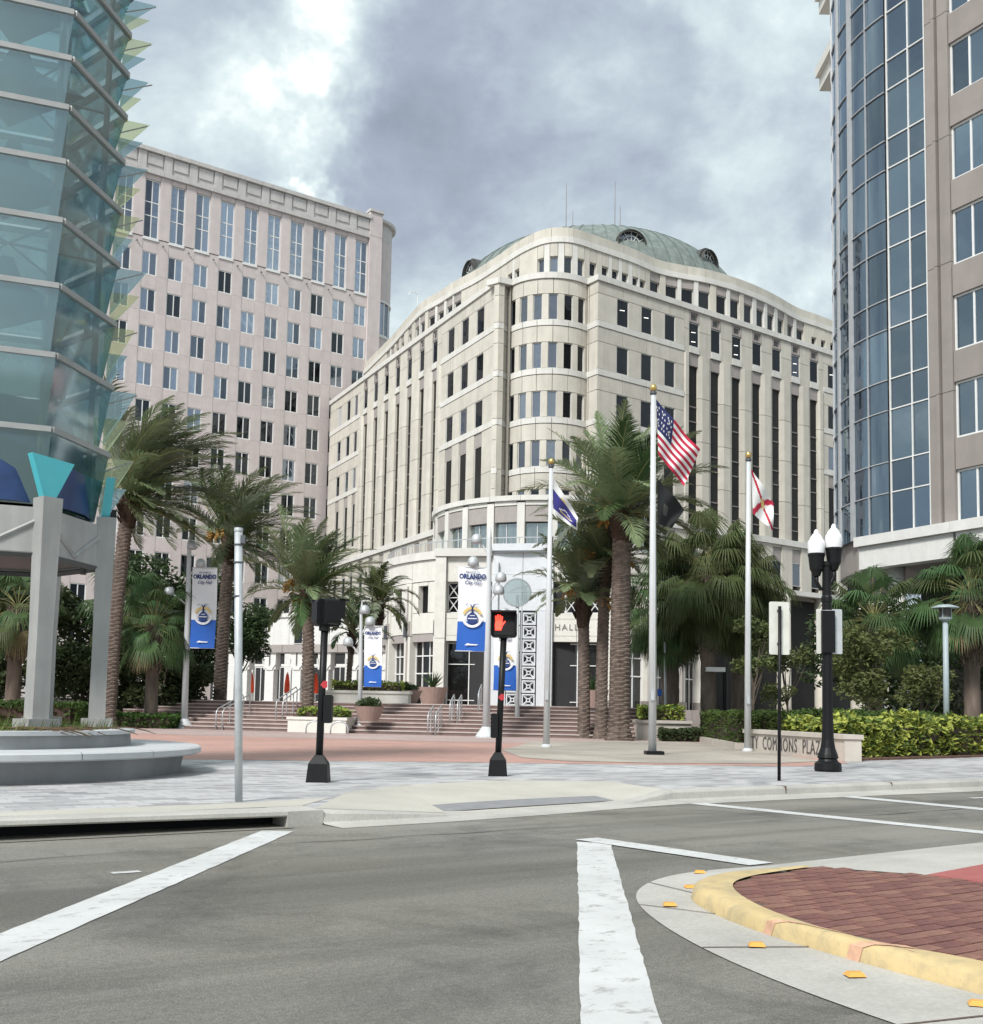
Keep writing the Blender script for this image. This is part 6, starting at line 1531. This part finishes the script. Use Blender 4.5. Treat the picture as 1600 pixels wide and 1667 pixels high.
def fan_leaf(mb, rnd, o, az, el, plen, fl, wind, limp=.5, nseg=34):
    d = Vector((math.cos(az)*math.cos(el), math.sin(az)*math.cos(el), math.sin(el))); W = Vector(wind); p = Vector(o); pts = [p.copy()]
    for i in range(5):
        d = (d+Vector((0, 0, -.10-.10*limp))+W*.06).normalized(); p = p+d*plen/5; pts.append(p.copy())
    mb.cur = 1; mb.tube(pts, [.028, .024, .02, .016, .014, .012], 3, cap=False); mb.cur = 0
    side = d.cross(Vector((0, 0, 1)))
    if side.length < .05: side = Vector((1, 0, 0))
    side.normalize(); upv = side.cross(d).normalized()
    for k in range(nseg):
        a = R_(-125)+R_(250)*k/(nseg-1); l = fl*(.72+.28*math.cos(a*.62))*rnd.uniform(.9, 1.08)
        r = (d*math.cos(a)+side*math.sin(a)+upv*(.22-.25*abs(math.sin(a))*0)).normalized()
        w_ = r.cross(upv).normalized()*l*.024
        m1 = p+r*l*.45+Vector((0, 0, -.05*limp)); r2_ = (r+Vector((0, 0, -.7-1.3*limp*rnd.uniform(.6, 1.3)))+W*.3).normalized(); m2 = m1+r2_*l*.36; r3_ = (r2_+Vector((0, 0, -.7*limp))).normalized(); m3 = m2+r3_*l*.28
        mb.add([p, m1-w_, m1+w_, m2-w_*.6, m2+w_*.6, m3], [(0, 2, 1), (1, 2, 4, 3), (3, 4, 5)])
def sabal(label, x, y, z0, zc, r, R_leaf, nl, seed, m='palm_leaf_deep', wind=(.15, 0, 0), boots=.5, limp=.8, cone=R_(115), group='fan-leaved palms of the plaza'):
    rnd = random.Random(seed); t = thing('fan_palm', label, 'palm tree', (x, y, z0), group); H = zc-z0
    mb = MB(); n = 12; rings = max(8, int(H/.25)); vs = []
    for j in range(rings+1):
        q = j/rings
        for k in range(n): a = 2*PI*k/n; rr = r*(1.12-.12*q)*(1+rnd.uniform(-.04, .04)); vs.append((x+rr*math.cos(a), y+rr*math.sin(a), z0+H*q))
    mb.add(vs, [(j*n+k, j*n+(k+1) % n, (j+1)*n+(k+1) % n, (j+1)*n+k) for j in range(rings) for k in range(n)]).build('trunk', 'trunk_sabal', t, smooth=True)
    if boots:
        b = MB(); zb_ = zc-H*boots
        for i in range(int(H*boots/.10*3)):
            a = i*2.4; z = zb_+(zc-zb_)*(i/(H*boots/.10*3)); q = Vector((x+r*math.cos(a), y+r*math.sin(a), z)); out = Vector((math.cos(a), math.sin(a), 0)); tg = Vector((-math.sin(a), math.cos(a), 0))
            for sg in (-1, 1): 
                e = q+out*.16+Vector((0, 0, .30))+tg*sg*.13; s = tg*.035; b.add([q-s, q+s, e+s*.6, e-s*.6, q+out*.07], [(0, 1, 2, 3), (0, 3, 4), (1, 4, 2)])
        b.build('leaf_bases', 'boot', t)
    for i in range(nl):
        f = (i+.5)/nl; az = i*2.39996+rnd.uniform(-.5, .5); el = R_(82)-cone*f+rnd.uniform(-.3, .3)
        mb = MB(); fan_leaf(mb, rnd, (x, y, zc+.1-.35*f), az, el, R_leaf*rnd.uniform(.40, .68), R_leaf*rnd.uniform(.36, .5), wind, limp*(.45+.9*f))
        mm = m
        if f > .82 and rnd.random() < .25: mm = 'dead_leaf'
        elif rnd.random() < .25: mm = 'palm_leaf_olive'
        mb.build('fan_leaf', [mm, 'rachis'], t)
    return t
sabal('fan palm with criss-cross trunk right of the glass tower', -18.2, 55.6, .5, 6.0, .33, 3.0, 60, 21, 'palm_leaf_deep', limp=.7)
sabal('shorter fan palm beside the leaning light pole', -15.1, 49.5, .4, 4.7, .27, 2.5, 44, 22, 'palm_leaf_deep', limp=.8)
sabal('big drooping fan palm right of the tallest flagpole', 9.95, 50.5, .3, 7.6, .33, 3.4, 120, 23, 'palm_leaf_olive', limp=1.0, cone=R_(140))
sabal('dark shaggy fan palm behind the tallest flagpole', 8.6, 53.0, .3, 6.6, .42, 3.4, 90, 24, 'palm_leaf_deep', limp=1.1, cone=R_(145))
sabal('drooping fan palm left of the right flagpole', 11.9, 53.0, .4, 7.3, .32, 3.3, 115, 25, 'palm_leaf_olive', limp=1.1, cone=R_(145))
sabal('fan palm behind the twin-globe street lamp', 15.3, 44, .4, 5.0, .28, 2.7, 64, 26, 'palm_leaf_deep', limp=.5)
sabal('tall fan palm at the right edge behind the garden lamp', 18.5, 42.5, .4, 6.0, .28, 2.9, 66, 27, 'palm_leaf_deep', limp=.6)
sabal('fan palm half hidden behind the glass tower posts', -21.5, 50, .4, 5.4, .3, 2.8, 34, 28, 'palm_leaf_deep', limp=.8)

def leaf_cloud(rnd, blobs, size, n, flat=.5):
    mb = MB(); tot = sum(b[1]**2 for b in blobs); V_ = []; Fc = []
    for c, r, sq in [(Vector(b[0]), b[1], b[2] if len(b) > 2 else .8) for b in blobs]:
        k = int(n*r*r/tot)
        for i in range(k):
            d = Vector((rnd.gauss(0, 1), rnd.gauss(0, 1), rnd.gauss(0, 1))).normalized(); rr = r*(rnd.random()**.45)*(1+.18*noise.noise(d*2.3+c))
            p = c+Vector((d.x*rr, d.y*rr, d.z*rr*sq)); s = size*rnd.uniform(.6, 1.35)
            a = Vector((rnd.gauss(0, 1), rnd.gauss(0, 1), rnd.gauss(0, .5)-.3)).normalized(); b_ = a.cross(Vector((rnd.gauss(0, 1), rnd.gauss(0, 1), rnd.gauss(0, 1)+.6))).normalized()
            o = len(V_); V_ += [tuple(p-a*s), tuple(p+b_*s*.42), tuple(p+a*s), tuple(p-b_*s*.42)]; Fc.append((o, o+1, o+2, o+3))
    mb.v = V_; mb.f = Fc; mb.m = [0]*len(Fc); return mb
def tree(label, x, y, z0, blobs, m, size, n, seed, r=.15, limbs=5, group='broadleaf trees round the plaza', name='broadleaf_tree'):
    rnd = random.Random(seed); t = thing(name, label, 'tree', (x, y, z0), group)
    top_z = sum(b[0][2] for b in blobs)/len(blobs); tr = MB()
    tr.tube([(x, y, z0), (x+rnd.uniform(-.1, .1), y, z0+(top_z-z0)*.4), (x+rnd.uniform(-.25, .25), y, top_z)], [r, r*.75, r*.4], 8); tr.build('trunk', 'bark', t, smooth=True)
    for i, b in enumerate(blobs[:limbs*2]):
        c = Vector(b[0]); s = Vector((x, y, z0+(c.z-z0)*.45)); md = s.lerp(c, .5)+Vector((0, 0, -.1)); MB().tube([s, md, c], [r*.5, r*.32, r*.12], 5).build('limb', 'bark', t)
    leaf_cloud(rnd, blobs, size, n).build('crown', m, t)
    return t
def blobset(rnd, c, sx, sy, sz, n, r0, r1):
    return [((c[0]+rnd.uniform(-sx, sx), c[1]+rnd.uniform(-sy, sy), c[2]+rnd.uniform(-sz, sz)), rnd.uniform(r0, r1), .8) for i in range(n)]
rn = random.Random(5)
tree('dense dark tree behind the leaning light pole', -17.2, 60, .3, blobset(rn, (-17.2, 60, 5.6), 2.6, 1.5, 2.4, 14, 1.0, 1.9), 'leaf_dark', .16, 16000, 31, .22)
tree('low dark tree between the left palm trunks and the light pole', -15.6, 53, .3, blobset(rn, (-15.9, 53, 2.9), 1.9, .8, 1.5, 14, .6, 1.1), 'leaf_dark', .13, 9000, 42, .12)
tree('dark bushy tree at the far end of the left steps', -19.6, 53.5, .3, blobset(rn, (-19.8, 53.5, 2.6), 1.6, .9, 1.4, 12, .7, 1.2), 'leaf_dark', .13, 8000, 43, .12)
tree('dark tree seen between the glass tower posts', -24, 56, .2, blobset(rn, (-24, 56, 5.0), 3.0, 1.8, 2.8, 16, 1.2, 2.1), 'leaf_dark', .18, 15000, 32, .25)
tree('dark tree at the far left behind the glass tower', -31, 58, .2, blobset(rn, (-31, 58, 5.2), 3.6, 1.8, 3.0, 16, 1.3, 2.3), 'leaf_dark', .2, 13000, 33, .25)
tree('yellow-green bushy tree left of the front glass tower post', -20.6, 42, .2, blobset(rn, (-20.8, 42, 3.4), 1.7, 1.0, 1.4, 12, .7, 1.2), 'leaf_olive', .13, 8000, 34, .12)
tree('dark small tree before the colonnade, right of the bare pole', -15.0, 66, 1.45, blobset(rn, (-15.0, 66, 6.0), 1.3, 1.0, 1.5, 9, .7, 1.2), 'leaf_dark', .13, 7000, 35, .14)
tree('airy young tree right of the right flagpole', 10.6, 44.5, .3, blobset(rn, (10.9, 44.5, 3.9), .9, .6, 1.0, 12, .3, .55), 'leaf_mid', .09, 1700, 36, .06)
tree('airy young tree behind the blank sign post', 12.2, 45.5, .3, blobset(rn, (12.2, 45.5, 3.0), 1.1, .7, 1.1, 12, .3, .6), 'leaf_mid', .09, 1700, 37, .06)
tree('leafy light green tree right of the street lamp', 14.2, 41, .3, blobset(rn, (14.3, 41, 3.2), 1.3, .8, 1.2, 18, .4, .75), 'leaf_mid', .10, 4200, 38, .08)
tree('small light green tree left of the garden lamp', 15.6, 40, .3, blobset(rn, (15.7, 40, 2.5), .9, .6, .6, 10, .35, .6), 'leaf_mid', .09, 2000, 39, .06)
tree('dark tree behind the street lamp under the brown tower', 17.5, 50, .3, blobset(rn, (18, 50, 3.8), 3.0, 1.2, 2.0, 16, .9, 1.6), 'leaf_dark', .15, 9000, 40, .16)
tree('dark tree at the right edge below the brown tower', 22, 47, .3, blobset(rn, (22.5, 47, 3.4), 2.4, 1.2, 1.8, 14, .9, 1.5), 'leaf_dark', .15, 8000, 41, .16)

def hedge(name, label, cat, poly, z0, z1, m, size, n, seed, group=None, soil=True, m2=None, lumpy=.15):
    """clipped hedge or shrub bed: a soil/twig core and leaves filling the top and sides"""
    rnd = random.Random(seed); t = thing(name, label, cat, (poly[0][0], poly[0][1], z0), group)
    xs = [p[0] for p in poly]; ys = [p[1] for p in poly]; c = Vector((sum(xs)/len(xs), sum(ys)/len(ys)))
    MB().prism([tuple(c+(Vector(p)-c)*.93) for p in poly], z0, z1-.14).build('twigs', 'soil', t)
    A, B = [], []
    cnt = 0
    while cnt < n:
        p = (rnd.uniform(min(xs), max(xs)), rnd.uniform(min(ys), max(ys)))
        if not inside(p, poly): continue
        top_ = rnd.random() < .62
        if not top_:
            i = rnd.randrange(len(poly)); q = Vector(poly[i]).lerp(Vector(poly[(i+1) % len(poly)]), rnd.random()); p = tuple(q+(c-q).normalized()*rnd.uniform(-.05, .15))
        hh = z1+lumpy*noise.noise(Vector((p[0]*1.3, p[1]*1.3, seed)))
        z = hh+rnd.uniform(-.18, .04) if top_ else rnd.uniform(z0+.05, hh)
        P = Vector((p[0], p[1], z)); s = size*rnd.uniform(.6, 1.35)
        a = Vector((rnd.gauss(0, 1), rnd.gauss(0, 1), rnd.gauss(0, .5)+.1)).normalized(); b_ = a.cross(Vector((rnd.gauss(0, .6), rnd.gauss(0, .6)-.3, 1))).normalized()
        V_ = [tuple(P-a*s), tuple(P+b_*s*.5), tuple(P+a*s), tuple(P-b_*s*.5)]
        (B if m2 and rnd.random() < .4 else A).append(V_); cnt += 1
    for nm, S_, mm in (('foliage', A, m), ('foliage', B, m2)):
        if S_: mb = MB(); mb.v = [q for f in S_ for q in f]; mb.f = [(4*i, 4*i+1, 4*i+2, 4*i+3) for i in range(len(S_))]; mb.m = [0]*len(S_); mb.build(nm, mm, t)
    return t
hedge('clipped_hedge', 'dark green clipped hedge left of the lettered wall', 'hedge', [(7.75, 34.8), (8.35, 44.0), (10.6, 44.4), (10.2, 36.5), (9.0, 33.0)], .15, 1.30, 'hedge_leaf', .07, 12000, 51)
hedge('clipped_hedge', 'dark green clipped hedge behind the lime shrubs', 'hedge', [(9.0, 33.0), (10.2, 36.5), (14.9, 39.5), (15.5, 38.0), (9.8, 31.2)], .15, 1.36, 'hedge_leaf', .07, 9000, 52)
SB = [(8.62, 26.9), (11.0, 29.0), (14.3, 32.0), (19, 36.2), (20.5, 38.2), (15.2, 37.3), (9.8, 31.0), (8.25, 31.5)]
hedge('shrub_bed', 'lime green leafy shrubs behind the lettered wall and street lamp', 'shrubs', [(8.95, 27.9), (11.0, 29.6), (14.3, 32.5), (19, 36.7), (20.5, 38.6), (15.2, 37.6), (9.9, 31.3), (8.4, 31.9)], .18, 1.08, 'lime_leaf', .115, 12000, 53, m2='lime_leaf_green', lumpy=.55)
struct('mulch_bed', MB().prism(SB, .1, .20), 'mulch')
hedge('ground_cover', 'low dark ground cover below the right palms', 'shrubs', [(6.6, 42.6), (8.2, 43.0), (8.4, 46.2), (6.9, 46.5)], .15, .62, 'leaf_dark', .07, 3500, 54)
hedge('ground_cover', 'low dark hedge at the foot of the left palms', 'shrubs', [(-17.6, 47.5), (-13.6, 47.8), (-13.8, 50.5), (-19, 51)], .15, .75, 'hedge_leaf', .08, 5000, 55)
hedge('clipped_hedge', 'green clipped hedge seen between the glass tower posts', 'hedge', [(-24, 38), (-14.6, 39.5), (-14.8, 41.5), (-24, 41)], .15, 1.15, 'hedge_leaf', .08, 9000, 56)
hedge('planter_shrubs', 'yellow-green shrubs in the low white planter', 'shrubs', [(-8.1, 46.6), (-6.1, 46.1), (-5.9, 47.6), (-8.0, 48.3)], .78, 1.15, 'lime_leaf', .08, 1500, 57, m2='lime_leaf_green')
hedge('planter_shrubs', 'yellow-green shrubs in the upper white planter', 'shrubs', [(-7.3, 50.9), (-4.0, 50.5), (-3.9, 53.2), (-7.2, 53.7)], 1.98, 2.4, 'lime_leaf', .08, 1800, 58, m2='lime_leaf_green')
hedge('planter_shrubs', 'lime shrubs in the beige planter behind the tallest flagpole', 'shrubs', [(6.1, 44.6), (7.9, 44.9), (8.2, 48.7), (6.4, 48.3)], .93, 1.5, 'lime_leaf', .09, 1800, 59, m2='lime_leaf_green')
for (t, (x, y, z)), lb in zip(BOWLS, ('dark round shrub in the bowl beside the small light pole', 'small dark shrub in the bowl on the upper steps', 'spiky plant in the bowl left of the portal', 'spiky plant in the bowl right of the portal')):
    rnd = random.Random(int(x*10)); q = thing('potted_plant', lb, 'plant', (x, y, z), 'plants in the planter bowls')
    if 'spiky' in lb:
        mb = MB()
        for k in range(40):
            a = rnd.uniform(0, 2*PI); e = rnd.uniform(.5, 1.5); d = Vector((math.cos(a)*math.cos(e), math.sin(a)*math.cos(e), math.sin(e))); l = rnd.uniform(.7, 1.5); s = d.orthogonal().normalized()*.05
            p = Vector((x, y, z)); mb.add([p-s, p+s, p+d*l*.6+s*.8, p+d*l*.6-s*.8, p+d*l], [(0, 1, 2, 3), (3, 2, 4)])
        mb.build('blades', 'palm_leaf_deep', q)
    else: leaf_cloud(rnd, [((x, y, z+.12), .55, .6)], .08, 900).build('foliage', 'leaf_dark', q)
# grass blades in the tower planter
rnd = random.Random(9); mb = MB()
for i in range(2600):
    a = rnd.uniform(0, 2*PI); r = 2.8*math.sqrt(rnd.random()); x, y = BC[0]+r*math.cos(a), BC[1]+r*math.sin(a); l = rnd.uniform(.12, .34); d = Vector((rnd.uniform(.1, .8), rnd.uniform(-.4, .4), 1)).normalized(); s = Vector((rnd.uniform(-1, 1), rnd.uniform(-1, 1), 0)).normalized()*.012
    p = Vector((x, y, .70)); mb.add([p-s, p+s, p+d*l], [(0, 1, 2)])
g = mb.build('grass', 'grass', kind='stuff'); g['label'] = 'windblown grass growing in the round planter'
mb = MB()
for i in range(26):
    x, y = rnd.uniform(-7.2, -6.1), rnd.uniform(15.4, 17.2); pts = [Vector((x, y, .75))]; d = Vector((1, rnd.uniform(-.2, .2), .55)).normalized()
    for k in range(6): d = (d+Vector((.1, 0, -.14))).normalized(); pts.append(pts[-1]+d*.16)
    mb.tube(pts, [.010]*6+[.003], 3)
o = mb.build('reed_tuft', 'dead_leaf'); tag(o, 'pale bent reeds blown right between the tower posts', 'plant')
bpy.context.view_layer.update()
